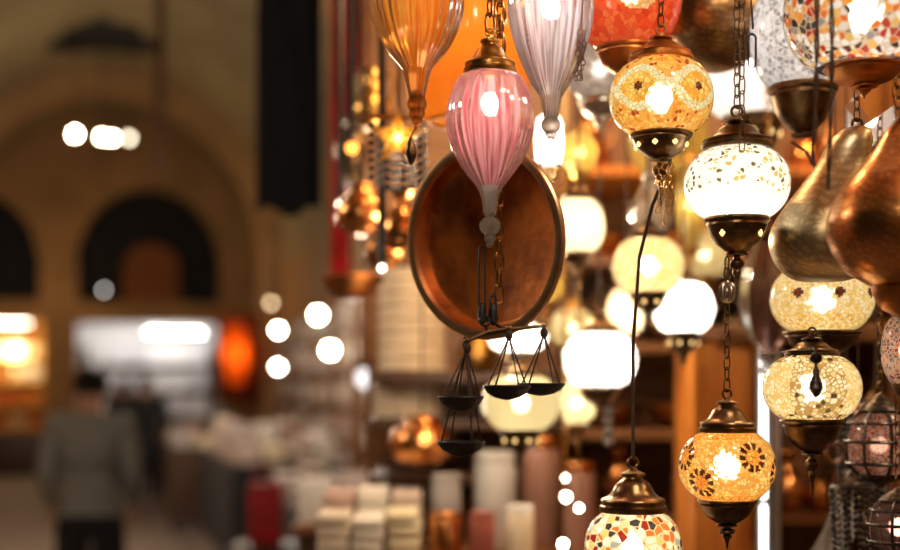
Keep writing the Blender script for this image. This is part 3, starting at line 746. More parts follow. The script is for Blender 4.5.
# ================================================================== THE LAMP STALL
bm = bmn()
for i in range(20): x = -.5+i*.17; box(bm, (x, .5, TOP), (x+.165, 3.9, TOP+.03))
struct('ceiling_stall', bm, M['woodx'])
bm = bmn(); box(bm, (-.24, 3.62, 0), (2.9, 3.70, TOP)); struct('wall_stall', bm, M['woodx'])
bm = bmn(); box(bm, (2.82, 1.2, 0), (2.9, 3.62, TOP)); struct('wall_stall_right', bm, M['woodx'])

# --- blown glass drops in front
def prof_px(pts, y0, k): return [(r*k, -(y-y0)*k) for r, y in pts]
def smooth_prof(pts, n=40):
    """Catmull-Rom through (r,y) points"""
    out = []
    for i in range(len(pts)-1):
        p0, p1, p2, p3 = pts[max(0, i-1)], pts[i], pts[i+1], pts[min(len(pts)-1, i+2)]
        m_ = max(2, n//(len(pts)-1))
        for s in range(m_):
            t = s/m_
            out.append(tuple(.5*((2*b)+(-a+c)*t+(2*a-5*b+4*c-d)*t*t+(-a+3*b-3*c+d)*t**3) for a, b, c, d in zip(p0, p1, p2, p3)))
    out.append(pts[-1]); return out
def glass_drop(label, px, d, body, neck, tips, mat, ribs, bulb, bz, bcol, cap=None, metal='brass', hang='gold', tipmat=None, ytop=None, name='glass_drop_lamp'):
    k = d/F; yb = max(y+r for r, y in tips); O = P(px, yb, d)
    t = thing(name, label, 'lamp', O); z = lambda y: (yb-y)*k
    y0 = body[0][1]
    b = lathe(bmn(), prof_px(smooth_prof(body), y0, k), 96, ribs, .020); obj('glass_body', b, mat, t, (0, 0, z(y0)), 80)
    b = lathe(bmn(), prof_px(smooth_prof(neck, 20), y0, k), 32, 8, .06); obj('glass_neck', b, tipmat or mat, t, (0, 0, z(y0)), 80)
    b = bmn()
    for r, y in tips: ball(b, (0, 0, 0-(y-tips[0][1])*k), r*k, 16, .9)
    obj('glass_finial', b, tipmat or G['clear'], t, (0, 0, z(tips[0][1])), 80)
    if bulb: obj('bulb', ball(bmn(), (0, 0, 0), .011, 12, 1.2), bulbmat(bcol, bulb), t, (0, 0, z(bz)))
    yt = cap[0]
    zc = z(cap[1]); h = (cap[1]-cap[0])*k
    obj('cap', lathe(bmn(), cap_prof(cap[2]*k, h), 40), M[metal], t, (0, 0, zc))
    b2 = bmn()
    for i in range(40):
        a = 2*PI*i/40; ball(b2, (cap[2]*k*math.cos(a), cap[2]*k*math.sin(a), .1*h), cap[2]*k*.05, 6)
    obj('beaded_rim', b2, M[metal], t, (0, 0, zc))
    obj('hanging_loop', ring(bmn(), (0, 0, .004), .005, .0014), M[metal], t, (0, 0, zc+h))
    obj('hanger_chain', chain(bmn(), zc+h+.006, TOP-O.z, L=.022, w=.0058, r=.0016), M['goldchain'], t)
    return t
glass_drop('pink ribbed glass drop lamp with a brass cap, lit', 490, 1.46, [(20, 72), (31, 78), (38, 92), (42.5, 108), (43.5, 124), (40, 142), (32.5, 160), (22, 176), (13, 187)],
           [(13, 187), (10, 192), (7.5, 202), (6.5, 213)], [(6, 213), (11, 226), (6, 238), (4, 244)], G['pink'], 22, 50, 103, (1, .9, .7), (36, 74, 25.5), tipmat=G['clear'])
glass_drop('amber ribbed glass drop lamp at the top of the stall', 417, 1.5, [(26, -70), (38, -48), (45, -20), (46.5, 0), (45, 16), (39, 34), (30, 50), (20, 62), (13.5, 70)],
           [(13.5, 70), (12, 76), (9, 90), (7, 100)], [(8, 97), (10, 104), (8, 113), (5.5, 120), (3, 126)], G['amber'], 24, 22, -18, (1, .75, .4), (-110, -70, 28), tipmat=G['amber'])
t = thing('amber_pendant_drop', 'tiny dark leaf drop dangling under the amber glass lamp', 'pendant', P(411, 166, 1.5)); k = 1.5/F
obj('leaf', lathe(bmn(), [(0, 0), (3*k, 4*k), (6*k, 12*k), (4*k, 22*k), (1.5*k, 28*k), (0, 30*k)], 12), engraved('leaf_metal', (.3, .18, .08), (.05, .03, .02), .35, 300), t)
obj('hanger_link', tube(bmn(), [(0, 0, 29*k), (2*k, 0, 34*k), (5.5*k, 0, 39*k)], .0009, 6), M['chain'], t)
glass_drop('clear lilac tinted ribbed glass drop lamp beside the pink one', 551, 1.52, [(22, -75), (33, -52), (40, -25), (42.5, 0), (41.5, 20), (36, 44), (28, 66), (20, 82), (13, 93)],
           [(13, 93), (10.5, 98), (8.5, 108), (7, 117)], [(7, 117), (10, 125), (6, 134), (4, 139)], G['lilac'], 22, 42, 8, (1, .93, .88), (-115, -75, 26))
# small bright white shade behind it
lantern('small_white_lamp', 'small dazzling white tube shaped lamp behind the clear glass finial', 549, 142, 1.85, 15, 26, G['white'], cap=(9, 10), bulb=90, bcol=(1, .95, .86), metal='silver', hang='cord', nt=.75, nb=.85, br=.010, pw=.25)
t = thing('crystal_tassel', 'short tassel of crystal beads under the small white lamp', 'tassel', P(549, 184, 1.85)); k = 1.85/F
b = bmn()
for i in range(9):
    a = 2*PI*i/9
    for j in range(3): ball(b, (9*k*math.cos(a)*(1-.2*j), 9*k*math.sin(a)*(1-.2*j), 14*k-j*5*k), 2*k, 6)
obj('bead_ring', b, M['goldchain'], t); obj('hanger_wire', tube(bmn(), [(0, 0, 2*k), (0, 0, 18*k)], .001, 6), M['goldchain'], t)

# --- mosaic lanterns in focus
redpaint = lambda x, y, z: 1 if (any(math.hypot((((math.atan2(x, -y)-math.radians(th)+PI) % (2*PI))-PI)*1.0, z-.45) < .42 for th in (7, 97, -83, 187))) else (2 if z < -.86 else 0)
def redpaint(x, y, z):
    a = math.atan2(x, -y); r = math.hypot(x, y)
    for th in (4, 94, -86, 184):
        da = ((a-math.radians(th)+PI) % (2*PI))-PI
        if math.hypot(da*r, (z+.1)*.95) < .42: return 1
    for th in (-48, 48, 138, -138):
        da = ((a-math.radians(th)+PI) % (2*PI))-PI
        if math.hypot(da*r, (z-.05)*.95) < .26: return 2
    return 0
lantern('mosaic_lantern', 'red glass lantern with round pale mosaic patches, half out of the top', 628, -6, 1.64, 54, 55, [G['redglass'], G['multired'], G['eye']], cap=(30, 28), cup=(31, 30), bulb=18, bcol=(1, .72, .4), paint=redpaint, metal='oldcopper', seg=96, n=60)
def eyepaint(x, y, z):
    """pale X shaped band with an amber almond eye in each side cell, chips above and below"""
    a = math.atan2(x, -y); r = math.hypot(x, y)
    per = PI/2.6; q = (a/per+.5) % 1-.5             # cell centred on q = 0 -> crossing; eyes at +-.5
    w = abs(q)*2                                      # 0 at crossing, 1 at eye centre
    up = .12+.50*math.sin(min(1, w)*PI/2)            # outer envelope of the band
    inn = .42*math.sin(max(0, w-.28)/.72*PI/2) if w > .28 else -1
    zz = z-.06
    if abs(zz) < inn:
        if math.hypot((1-w)*per/2*r, zz*.65) < .075: return 2
        return 3
    if abs(zz) < up: return 1
    return 0
lantern('mosaic_lantern', 'amber mosaic lantern with a pale band of orange eye shapes, in sharp focus', 661, 98, 1.5, 52, 36.5, [G['amberchip'], G['palegreen'], G['darkred'], G['eye']], cap=(31, 27), cup=(30, 27), fin=(8, 46),
        bulb=18, bcol=(1, .93, .74), paint=eyepaint, metal='oldcopper', metal2='bronze', glow_beads=8, seg=120, n=60, hx=0)
# tassel chain wound on its finial
t = thing('chain_tassel', 'tangle of fine gold chain hung on the eye lantern finial', 'chain', P(664, 216, 1.47)); k = 1.47/F
b = bmn()
for i in range(4):
    for j in range(7+i): ring(b, ((math.sin(i*2.1+j*.35)*7+1)*k, (math.cos(i*1.7)*4)*k, (50-j*6.2)*k), 2.6*k, .6*k, n=10, k=4, stretch=1.35, rotz=j*1.3)
obj('chain_loop', b, M['goldchain'], t); obj('hanger_hook', ring(bmn(), (0, 0, 54*k), 5*k, .7*k), M['chain'], t)

lacepaint = lambda x, y, z: 0 if z > -.28+.2*math.sin(7*math.atan2(x, -y))*.5 else 1
lantern('mosaic_lantern', 'white lace mosaic lantern, gold speckled above and dazzling white below', 737, 184, 1.5, 52.5, 35, [G['lace'], G['lacelow']], cap=(34, 32), cup=(31, 38), fin=(7, 36), bulb=27, bcol=(1, .95, .86),
        paint=lacepaint, metal='darkbronze', metal2='bronze', glow_beads=4, seg=96, n=48, bz=-.25)
FL = [(-46, -.42), (20, .32), (66, -.16), (-74, .30), (112, .35), (160, -.2), (-125, -.3), (-160, .4)]
lantern('mosaic_lantern', 'honey mosaic lantern with dark red daisy rings, hung on a long chain', 727, 466, 1.5, 48, 34, [G['flowerbg'], G['darkred'], G['orangechip']], cap=(27, 34), cup=(28, 27), fin=(8, 22), top=P(727, 258, 1.5).z,
        bulb=19, bcol=(1, .92, .72), paint=flowers(FL, .72), metal='bronze', metal2='darkbronze', seg=150, n=84)
# ornament on that chain
t = thing('chain_ornament', 'small metal cage bead on the chain under the white lace lantern', 'bead', P(727, 303, 1.49)); k = 1.49/F
b = bmn()
for i in range(8): ring(b, (0, 0, 11*k), 8*k, .9*k, n=20, k=5, stretch=1.3, rotz=PI*i/8)
obj('cage', b, M['silver'], t); obj('core', ball(bmn(), (0, 0, 11*k), 4.5*k, 12, 1.3), M['silver'], t)
lantern('mosaic_lantern', 'multicoloured triangle tile lantern at the bottom edge, on a twisted cord', 633, 546, 1.57, 48.5, 35, [G['multi2']], cap=(32, 43), cup=(31, 30), fin=(7, 34), bulb=22, bcol=(1, .88, .64), metal='bronze', hang='cord', seg=64, hx=(.0345, -.07), top=P(0, 166, 1.53).z)
lantern('mosaic_lantern', 'gold lace mosaic lantern, lowest of the right column', 812, 388, 1.5, 48.5, 32, [G['goldlace'], G['cream']], cap=(26, 20), cup=(30, 36), fin=(6.5, 44), bulb=18, bcol=(1, .93, .76),
        paint=lambda x, y, z: 1 if (math.sin(3*math.atan2(x, -y)-1.2) > .25 and abs(z) < .8) else 0, metal='darkbronze', top=P(812, 345, 1.5).z, seg=96, n=48)
def diamond(x, y, z):
    a = math.atan2(x, -y); q = ((a+.35)/(PI/4) % 1-.5)
    if abs(q)*1.6+abs(z-.12)*1.4 < .26: return 1
    if z < -.5 and (math.sin(a*26)*math.sin(z*30) > .25): return 2
    return 0
lantern('mosaic_lantern', 'cream lantern with a row of dark diamonds under the silver gilt drop', 822, 299, 1.665, 51, 33, [G['cream'], G['darkred'], G['eye']], cap=(34, 22), cup=(37, 27), fin=(8, 20), bulb=20, bcol=(1, .93, .76), paint=diamond, hang='cord', hx=(-.0256, .055), top=P(0, 142, 1.72).z, metal='darkbronze', seg=120, n=60)
# little pendant figure in front of the gold lace lantern
t = thing('hanging_charm', 'dark metal charm dangling in front of the gold lace lantern', 'charm', P(816, 398, 1.42)); k = 1.42/F
obj('charm_body', lathe(bmn(), [(0, 0), (2.5*k, 2*k), (7*k, 9*k), (6*k, 16*k), (3*k, 22*k), (3.5*k, 27*k), (1.5*k, 32*k), (0, 33*k)], 10, 5, .2), M['filigree'], t)
obj('charm_ball', ball(bmn(), (0, 0, 40*k), 6.5*k, 14, .9), M['iron'], t); obj('hanger_cord', tube(bmn(), [(0, 0, 32*k), (0, 0, 46*k), (.3*k, .01, 50*k), (0, 1.66-1.42, 48*k)], .0014, 6), M['stringy'], t)
lantern('mosaic_lantern', 'big pale lantern scattered with coloured tiles, at the top right corner', 864, 12, 1.40, 79, 56, [G['multi']], cap=(50, 40), cup=(38, 20), fin=(7, 12), bulb=24, bcol=(1, .95, .86), metal='oldcopper', metal2='oldcopper', br=.02)
lantern('crackle_lantern', 'grey crackle glass lantern with a dark bell cup, left of the tile lantern', 803, 34, 1.72, 53, 54, [G['crackle']], cap=(36, 30), cup=(33, 50), bulb=26, bcol=(1, .97, .93), metal='darkbronze', nt=.55, nb=.55)
lantern('globe_lantern', 'large plain white lantern behind the two thin chains', 757, 66, 2.35, 60, 52, [G['white']], cap=(30, 26), cup=(26, 40), bulb=80, bcol=(1, .95, .88), metal='darkbronze', glow_beads=8)
lantern('mosaic_lantern', 'pinkish lace lantern cut by the right edge', 907, 350, 1.5, 25, 34, [G['redlace']], cap=(15, 14), cup=(14, 16), fin=(5, 16), bulb=9, bcol=(1, .8, .6), metal='darkbronze', hang='cord', br=.011)

# --- metal drops (curved pierced teardrops)
def metal_drop(name, label, px, py, d, pts, mat, bendf, group=None, ringm='bronze', hang=True):
    """pts (r, y) in px relative to py, top to bottom"""
    k = d/F; yb = pts[-1][1]; t = thing(name, label, 'lamp', P(px, py+yb, d), group)
    pr = [(max(r, 0)*k, (yb-y)*k) for r, y in smooth_prof(pts, 60)]; pr[-1] = (0, 0)
    obj('metal_body', lathe(bmn(), pr[::-1], 64, bend=(lambda c: c+Vector((bendf((c.z/k))*k, 0, 0)))), mat, t, (0, 0, 0), 60)
    zt = pr[0][1]; xt = bendf(zt/k)*k
    obj('tip_ring', ring(bmn(), (xt, 0, zt+.004), .006, .002), M[ringm], t)
    if hang: obj('hanger_chain', chain(bmn(), zt+.008, TOP-(P(px, py+yb, d).z), x=xt), M['chain'], t)
    return t
metal_drop('metal_drop_lamp', 'silver gilt onion shaped metal lamp leaning beside the copper one', 824, 228, 1.52, [(8, -101), (15, -97), (20, -89), (23, -78), (25, -66), (31, -49), (41, -28), (51, -6), (54, 12), (50, 30), (40, 44), (26, 52), (0, 54)], M['silverdrop'],
           lambda z: 36*max(0, (z-40)/122)**1.5)
t = metal_drop('metal_drop_lamp', 'large copper teardrop lamp at the right edge', 906, 210, 1.36, [(5, -140), (8, -118), (14, -98), (23, -76), (38, -52), (57, -30), (72, -6), (77, 16), (72, 40), (58, 60), (40, 72), (30, 76), (0, 76.5)], M['copperdrop'], lambda z: 48*max(0, (z-150)/66)**1.5)
k = 1.36/F
obj('base_bowl', lathe(bmn(), [(30*k, 2*k), (33*k, 0), (32*k, -8*k), (24*k, -22*k), (10*k, -30*k), (0, -31*k)], 40), M['oldcopper'], t)
metal_drop('metal_drop_lamp', 'dark bronze pierced metal lamp at the top behind the eye lantern', 716, 10, 1.88, [(8, -95), (14, -78), (28, -58), (44, -34), (53, -8), (54, 14), (50, 28), (47, 33), (44, 36), (30, 52), (14, 60), (0, 61)], M['darkdrop'], lambda z: 0)
# thin cords and chains crossing the top right
for (px, y0, d, lab, kind) in ((742, 150, 1.44, 'thin pale chain dropping to the lace lantern cap', 'chain'), (813, 165, 1.31, 'dark twisted cord left of the tile lantern cup', 'cord'), (828, 190, 1.31, 'dark twisted cord right of the silver gilt lamp neck', 'cord'),
                              (636, 466, 1.46, None, None)):
    if not lab: continue
    c = P(px, y0, d); L0 = TOP-c.z
    if kind == 'chain': b = chain(bmn(), 0, L0, L=.02, w=.004, r=.001)
    else:
        b = bmn()
        for s in (0, PI): tube(b, [(.0016*math.cos(i*.9+s)+.004*math.sin(i*.13), .0016*math.sin(i*.9+s), L0*i/90) for i in range(91)], .0013, 5)
    o = obj('thin_chain' if kind == 'chain' else 'twisted_cord', b, M['chain' if kind == 'chain' else 'stringy'], None, c); tag(o, lab, kind)
t = thing('wire_hook', 'black oval wire hook hanging in front of the crackle lantern', 'hook', P(752, 75, 1.42)); k = 1.42/F
b = ring(bmn(), (0, 0, 24*k), 4*k, 1.1*k, n=24, k=6, stretch=4.2, rotz=.2); obj('wire_loop', b, M['iron'], t)
obj('hanger_wire', tube(bmn(), [(1*k, 0, 46*k), (-2*k, 0, 90*k), (0, 0, TOP-P(752, 75, 1.42).z)], .0012, 6), M['iron'], t)
t = thing('chain_bundle', 'bunch of fine dark chain hung between the clear glass and red lanterns', 'chain', P(581, 82, 1.462)); k = 1.5/F
b = bmn()
for i in range(3):
    for j in range(10): ring(b, ((math.sin(i*2.1+j*.5)*3+.3*j-2)*k, (i-1)*2*k, (4+j*4.8)*k), 2.2*k, .55*k, n=10, k=4, stretch=1.3, rotz=j*1.1+i)
obj('chain_loop', b, M['chain'], t); obj('hanger_wire', tube(bmn(), [(0, 0, 50*k), (2*k, 0, 90*k), (2*k, 0, TOP-P(581, 82, 1.462).z)], .001, 6), M['chain'], t)

a_, b_ = P(858, 114, 1.6), P(925, 66, 1.6)
t = thing('bracket_arm', 'orange wooden bracket arm slanting behind the neck of the copper teardrop', 'bracket', a_); v_ = b_-a_
bb = bmn(); q_ = v_.normalized(); up = Vector((0, -1, 0)).cross(q_) if False else q_.cross(Vector((0, 1, 0)))
vsb = [bb.verts.new(p0+s1*Vector((0, .02, 0))+s2*.017*up) for p0 in (Vector((0, 0, 0)), v_*1.6) for s1, s2 in ((-1, -1), (1, -1), (1, 1), (-1, 1))]
for f_ in ((0, 1, 2, 3), (7, 6, 5, 4), (0, 4, 5, 1), (1, 5, 6, 2), (2, 6, 7, 3), (3, 7, 4, 0)): bb.faces.new([vsb[i] for i in f_])
bmesh.ops.recalc_face_normals(bb, faces=bb.faces); obj('arm', bb, M['woodor'], t, smooth=0)
obj('hanger_strut', tube(bmn(), [v_*1.5, v_*1.5+Vector((0, 0, TOP-a_.z-v_.z*1.5))], .008, 8), M['iron'], t)

# --- round copper tray, hanging turned
t = thing('copper_tray', 'round old copper tray with a raised brass rim, hanging turned sideways', 'tray', P(493, 241, 1.63))
k = 1.63/F; Rt = 98*k
front = [(0, 0), (Rt*.83, 0), (Rt*.855, .002), (Rt*.87, .008), (Rt*.895, .020), (Rt*.905, .024)]
lip = [(Rt*.89, .019), (Rt*.905, .026), (Rt*.95, .027), (Rt*.985, .026), (Rt*1.0, .023), (Rt*.995, .019), (Rt*.96, .019)]
back = [(Rt*.96, .019), (Rt*.92, .014), (Rt*.85, -.001), (Rt*.80, -.006), (0, -.006)]
traymat = Matrix.Rotation(math.radians(-8.5), 4, 'Y') @ Matrix.Rotation(math.radians(-40), 4, 'Z') @ Matrix.Rotation(PI/2, 4, 'X')
for pr_, nm_, mm in ((front, 'tray_bowl', principled('tray_copper', (.78, .25, .05), .45, .85, .6, 16, .3, 60, (.28, .085, .03))), (lip, 'tray_rim', principled('tray_brass', (.86, .55, .30), .34, 1, .2, 40, .1)), (back, 'tray_back', M['oldcopper'])):
    b_ = lathe(bmn(), pr_, 96); bmesh.ops.transform(b_, matrix=traymat, verts=b_.verts); bmesh.ops.recalc_face_normals(b_, faces=b_.faces)
    obj(nm_, b_, mm, t, smooth=40)
hp = traymat @ Vector((Rt*.97*math.cos(math.radians(66)), Rt*.97*math.sin(math.radians(66)), .02))
obj('hanger_chain', chain(bmn(), hp.z, TOP-P(493, 241, 1.63).z, x=hp.x, y=hp.y, L=.024, w=.006, r=.0016), M['chain'], t)

# --- chain and two hanging balances in front of the tray
c = P(499, 302, 1.56); k = 1.5/F
o = obj('hanging_chain', chain(bmn(), 0, TOP-c.z, L=.024, w=.0062, r=.0017), M['goldchain'], None, c); tag(o, 'gold link chain hanging in front of the copper tray', 'chain')
def pan(t, x, y, w, h, k, O, d0):
    X = (x-O[0])*k; Z = -(y-O[1])*k
    pr = [(w*1.0*k, 0), (w*1.05*k, 2*k), (w*1.02*k, 3*k), (w*.95*k, 1.5*k), (w*.6*k, -h*.55*k), (w*.25*k, -h*.85*k), (0, -h*.95*k), ]
    outer = [(w*1.0*k, 0), (w*.86*k, -h*.45*k), (w*.55*k, -h*.85*k), (w*.2*k, -h*1.05*k), (0, -h*1.1*k)]
    b = bmn(); lathe(b, pr, 40, center=(X, d0, Z)); lathe(b, outer, 40, center=(X, d0, Z)); return obj('pan', b, M['iron'], t), X, Z
def balance(label, hook, armL, armR, panL, panR, d):
    """hook, arm ends and pans in px"""
    k = d/F; O = hook; t = thing('hanging_balance', label, 'balance', P(hook[0], hook[1], d))
    A, B = [((a[0]-O[0])*k, 0, -(a[1]-O[1])*k) for a in (armL, armR)]
    b = bmn(); tube(b, [A, (Vector(A)+Vector(B))/2+Vector((0, 0, 2.5*k)), B], [1.5*k, 2.6*k, 1.5*k], 8)
    for e in (A, B): ball(b, e, 3.2*k, 8)
    obj('beam', b, M['bronze'], t)
    b = bmn(); mid = (Vector(A)+Vector(B))/2+Vector((0, 0, 2.5*k)); tube(b, [mid, (0, 0, 0)], 1.8*k, 6); ring(b, (0, 0, 4*k), 5*k, 1.2*k); obj('hanger_hook', b, M['iron'], t)
    for (x, y, w, h), e in ((panL, A), (panR, B)):
        p_, X, Z = pan(t, x, y, w, h, k, O, 0)
        b = bmn(); ball(b, (e[0], 0, e[2]-7*k), 4*k, 8, 1.4); tube(b, [e, (e[0], 0, e[2]-7*k)], .9*k, 6)
        for q in range(4):
            a = 2*PI*q/4+.5; tube(b, [(e[0], 0, e[2]-9*k), (X+w*k*math.cos(a), w*k*math.sin(a), Z+1*k)], .9*k, 5)
        obj('pan_cord', b, M['stringy'], p_)
    return t
balance('small dark hanging balance with its left pan highest under the tray', (485, 325), (467, 341), (509, 328), (461, 399, 22, 11), (507, 388, 23, 11), 1.47)
balance('second dark balance behind, one pan low at left and one at right', (492, 322), (466, 338), (544, 326), (461, 444, 23, 11), (541, 386, 23, 9), 1.52)
for (px, y0, y1, lab) in ((482, 322, 246, 'black wire loop joining the pink lamp finial to the balance'), (493, 322, 296, 'short black wire loop under the gold chain')):
    t = thing('wire_loop', lab, 'wire', P(px, y0, 1.50)); k = 1.5/F; hh = (y0-y1)*k
    obj('wire', ring(bmn(), (0, 0, hh/2), 3*k, 1.0*k, n=28, k=6, stretch=hh/2/(3*k)), M['iron'], t)
    obj('weight', lathe(bmn(), [(0, -4*k), (4*k, 0), (4.5*k, 12*k), (2*k, 18*k), (0, 19*k)], 12), M['iron'], t)

# --- big orange hide disc shade behind the pink lamp
t = thing('hide_lampshade', 'large orange hide lampshade behind the amber and pink glass lamps', 'lampshade', P(468, 150, 1.95)); k = 1.95/F
zz = lambda y: (150-y)*k
obj('hide', lathe(bmn(), [(r*k, zz(y)) for r, y in smooth_prof([(38, 122), (52, 110), (62, 80), (66, 40), (60, 0), (42, -40), (20, -60)], 40)], 64, 12, .015), frosted('orange_hide', (.85, .30, .035), .0, .6), t)
obj('rim', ring(bmn(), (0, 0, zz(122)), 38*k, 2*k, 'Z', 40), M['oldcopper'], t)
obj('bulb', ball(bmn(), (0, 0, zz(30)), .025, 12), bulbmat((1, .72, .4), 30), t)
obj('top_plate', lathe(bmn(), [(21*k, zz(-60)), (20*k, zz(-64)), (0, zz(-66))], 32), M['oldcopper'], t)
obj('hanger_cord', tube(bmn(), [(0, 0, zz(-64)), (0, 0, TOP-P(468, 150, 1.95).z)], .003, 6), M['stringy'], t)

# --- lanterns out of focus behind
BG = [  # px, py, d, R, H, glass, cap, cup, bulb, colour, metal, label
 (578, 226, 2.25, 27, 27, 'warm', (15, 20), (15, 18), 30, (1, .92, .78), 'bronze', 'blurred pale lantern half hidden behind the right edge of the tray'),
 (648, 266, 2.2, 36, 27, 'cream', (19, 20), (19, 22), 30, (1, .93, .74), 'darkbronze', 'blurred cream mosaic lantern above the dazzling white one'),
 (600, 360, 2.3, 37, 27, 'white', (19, 22), (21, 20), 115, (1, .96, .9), 'bronze', 'dazzling plain white lantern in the middle of the stall'),
 (683, 308, 2.35, 31, 25, 'white', (15, 20), (18, 24), 110, (1, .96, .9), 'darkbronze', 'dazzling white lantern right of the cream mosaic one'),
 (521, 403, 2.35, 39, 27, 'warm', (19, 20), (21, 24), 22, (1, .9, .66), 'darkbronze', 'pale yellow lantern behind the balance pans'),
 (518, 338, 2.5, 30, 14, 'white', (16, 10), (17, 14), 90, (1, .95, .82), 'bronze', 'flat bright lantern just under the tray'),
 (577, 403, 2.6, 19, 21, 'warm', (9, 12), (10, 14), 32, (1, .9, .66), 'bronze', 'small glowing yellow lantern below and left of the dazzling white one'),
 (579, 153, 2.5, 18, 19, 'yellow', (9, 12), (10, 12), 17, (1, .8, .4), 'brass', 'small round yellow lantern under the small white lamp'),
 (573, 328, 2.8, 23, 18, 'warm', (12, 12), (13, 12), 18, (1, .85, .5), 'brass', 'dim yellow lantern left above the dazzling white one'),
 (626, 312, 2.55, 19, 23, 'multired', (10, 12), (11, 12), 90, (1, .85, .75), 'oldcopper', 'pink and white lantern squeezed behind the dazzling white one'),
 (690, 205, 2.7, 13, 42, 'yellow', (9, 10), (9, 12), 16, (1, .85, .45), 'brass', 'tall narrow yellow lantern behind the white lace lantern'),
 (668, 140, 2.8, 40, 34, 'yellow', (20, 16), (20, 16), 12, (1, .75, .35), 'brass', 'large amber yellow lantern behind the eye lantern cup'),
 (600, 70, 2.1, 34, 30, 'crackle', (18, 16), (22, 22), 4, (1, .95, .9), 'silver', 'silvery grey lantern behind the red lantern, left'),
 (870, 120, 1.95, 24, 24, 'clear', (13, 12), (13, 12), 14, (1, .95, .9), 'silver', 'clear glass lantern behind the neck of the silver gilt lamp'),
 (705, 255, 2.9, 24, 22, 'warm', (12, 12), (12, 14), 20, (1, .85, .55), 'brass', 'dim cream lantern behind the chain of the flower lantern'),
 (876, 430, 2.1, 28, 26, 'redlace', (15, 16), (15, 16), 12, (1, .6, .5), 'darkbronze', 'dim red lantern behind the pierced dark lantern'),
 (545, 285, 2.9, 18, 16, 'yellow', (9, 10), (9, 10), 16, (1, .75, .35), 'brass', 'small dim amber lantern behind the right rim of the tray'),
 (795, 250, 2.75, 22, 22, 'warm', (12, 12), (12, 14), 16, (1, .75, .45), 'bronze', 'dim lantern behind the silver gilt lamp, left'),
]
for px, py, d, R, Hh, g, cp, cu, bs, bc, mt, lab in BG:
    lantern('globe_lantern' if g in ('white', 'warm', 'yellow') else 'mosaic_lantern', lab, px, py, d, R, Hh, [G[g]], cap=cp, cup=cu, fin=(5, 12), bulb=bs, bcol=bc, metal=mt, hang='cord', glow_beads=8 if mt == 'darkbronze' else 0, seg=40, n=20, br=.018 if R > 24 else .012)

# strings of crystal beads
def bead_string(label, px, y0, y1, d, r, m, n, light=0):
    t = thing('crystal_bead_string', label, 'beads', P(px, y1, d)); k = d/F; h = (y1-y0)*k; p = h/n
    for i in range(n):
        obj('bead', ball(bmn(), (0, 0, 0), r*k, 10, .9), m, t, (0, 0, p*(i+.5)))
    obj('hanger_thread', tube(bmn(), [(0, 0, 0), (0, 0, h+14*k)], .0012, 5), M['stringy'], t); return t
bead_string('string of pale crystal beads under the dazzling white lantern', 608, 396, 446, 2.3, 6, frosted('crystal', (.9, .9, .92), .3), 5)
for i, (px, lab) in enumerate(((560, 'left'), (570, 'middle'), (583, 'right'))):
    pass

# smoky glass drop, out of focus
glass_drop('smoky brown glass drop lamp behind the lace lantern chain', 768, 2.1, [(12, 236), (18, 252), (25, 275), (28, 298), (26, 318), (20, 336), (12, 348)], [(12, 348), (8, 354), (6, 362)], [(6, 362), (8, 370), (4, 378)], G['smoke'], 10, 0, 0, None, (214, 236, 14), 'bronze')
glass_drop('clear glass flask lamp above the cream mosaic lantern, out of focus', 651, 2.3, [(9, 178), (12, 190), (20, 205), (22, 218), (18, 228), (11, 234)], [(11, 234), (6, 237), (5, 239)], [(4, 236)], G['clear'], 10, 0, 0, None, (162, 178, 9), 'silver')

# --- pierced dark lanterns and hanging trinkets at lower right
def filigree(label, px, y0, y1, d, w, n, glassm, top=True):
    k = d/F; t = thing('filigree_lantern', label, 'lantern', P(px, y1, d)); h = (y1-y0)*k; w *= k
    gl = lathe(bmn(), [(w*.55, h*.14), (w*.86, h*.24), (w*.92, h*.5), (w*.84, h*.68), (w*.5, h*.8)], n*4); obj('glass', gl, glassm, t, smooth=60)
    for i in range(n):
        a = 2*PI*i/n; b = bmn()
        tube(b, [(w*.6*math.cos(a), w*.6*math.sin(a), h*.12), (w*.95*math.cos(a), w*.95*math.sin(a), h*.26), (w*1.0*math.cos(a), w*1.0*math.sin(a), h*.5), (w*.9*math.cos(a), w*.9*math.sin(a), h*.69), (w*.5*math.cos(a), w*.5*math.sin(a), h*.82)], w*.05, 6)
        obj('rib', b, M['filigree'], t)
    obj('base', lathe(bmn(), [(0, 0), (w*.12, h*.01), (w*.2, h*.05), (w*.5, h*.08), (w*.66, h*.12), (w*.6, h*.15), (0, h*.15)], 32), M['filigree'], t)
    obj('lid', lathe(bmn(), [(w*.6, h*.78), (w*.62, h*.81), (w*.5, h*.86), (w*.25, h*.93), (w*.12, h*.97), (0, h)], 32), M['filigree'], t)
    b = bmn(); ring(b, (0, 0, h*.49), w*1.0, w*.06, 'Z', 48); ring(b, (0, 0, h*.68), w*.9, w*.05, 'Z', 48); ring(b, (0, 0, h*.26), w*.95, w*.06, 'Z', 48); obj('band', b, M['filigree'], t)
    obj('bulb', ball(bmn(), (0, 0, h*.45), .01, 10), bulbmat((1, .6, .45), 8), t)
    obj('hanger_chain', chain(bmn(), h, TOP-P(px, y1, d).z), M['chain'], t)
    return t
filigree('dark filigree lantern with pinkish glass at the right, above the bead fringe', 880, 392, 488, 1.69, 34, 8, G['redlace'])
filigree('small dark filigree lantern at the bottom right corner', 898, 486, 560, 1.57, 30, 6, G['smoke'])
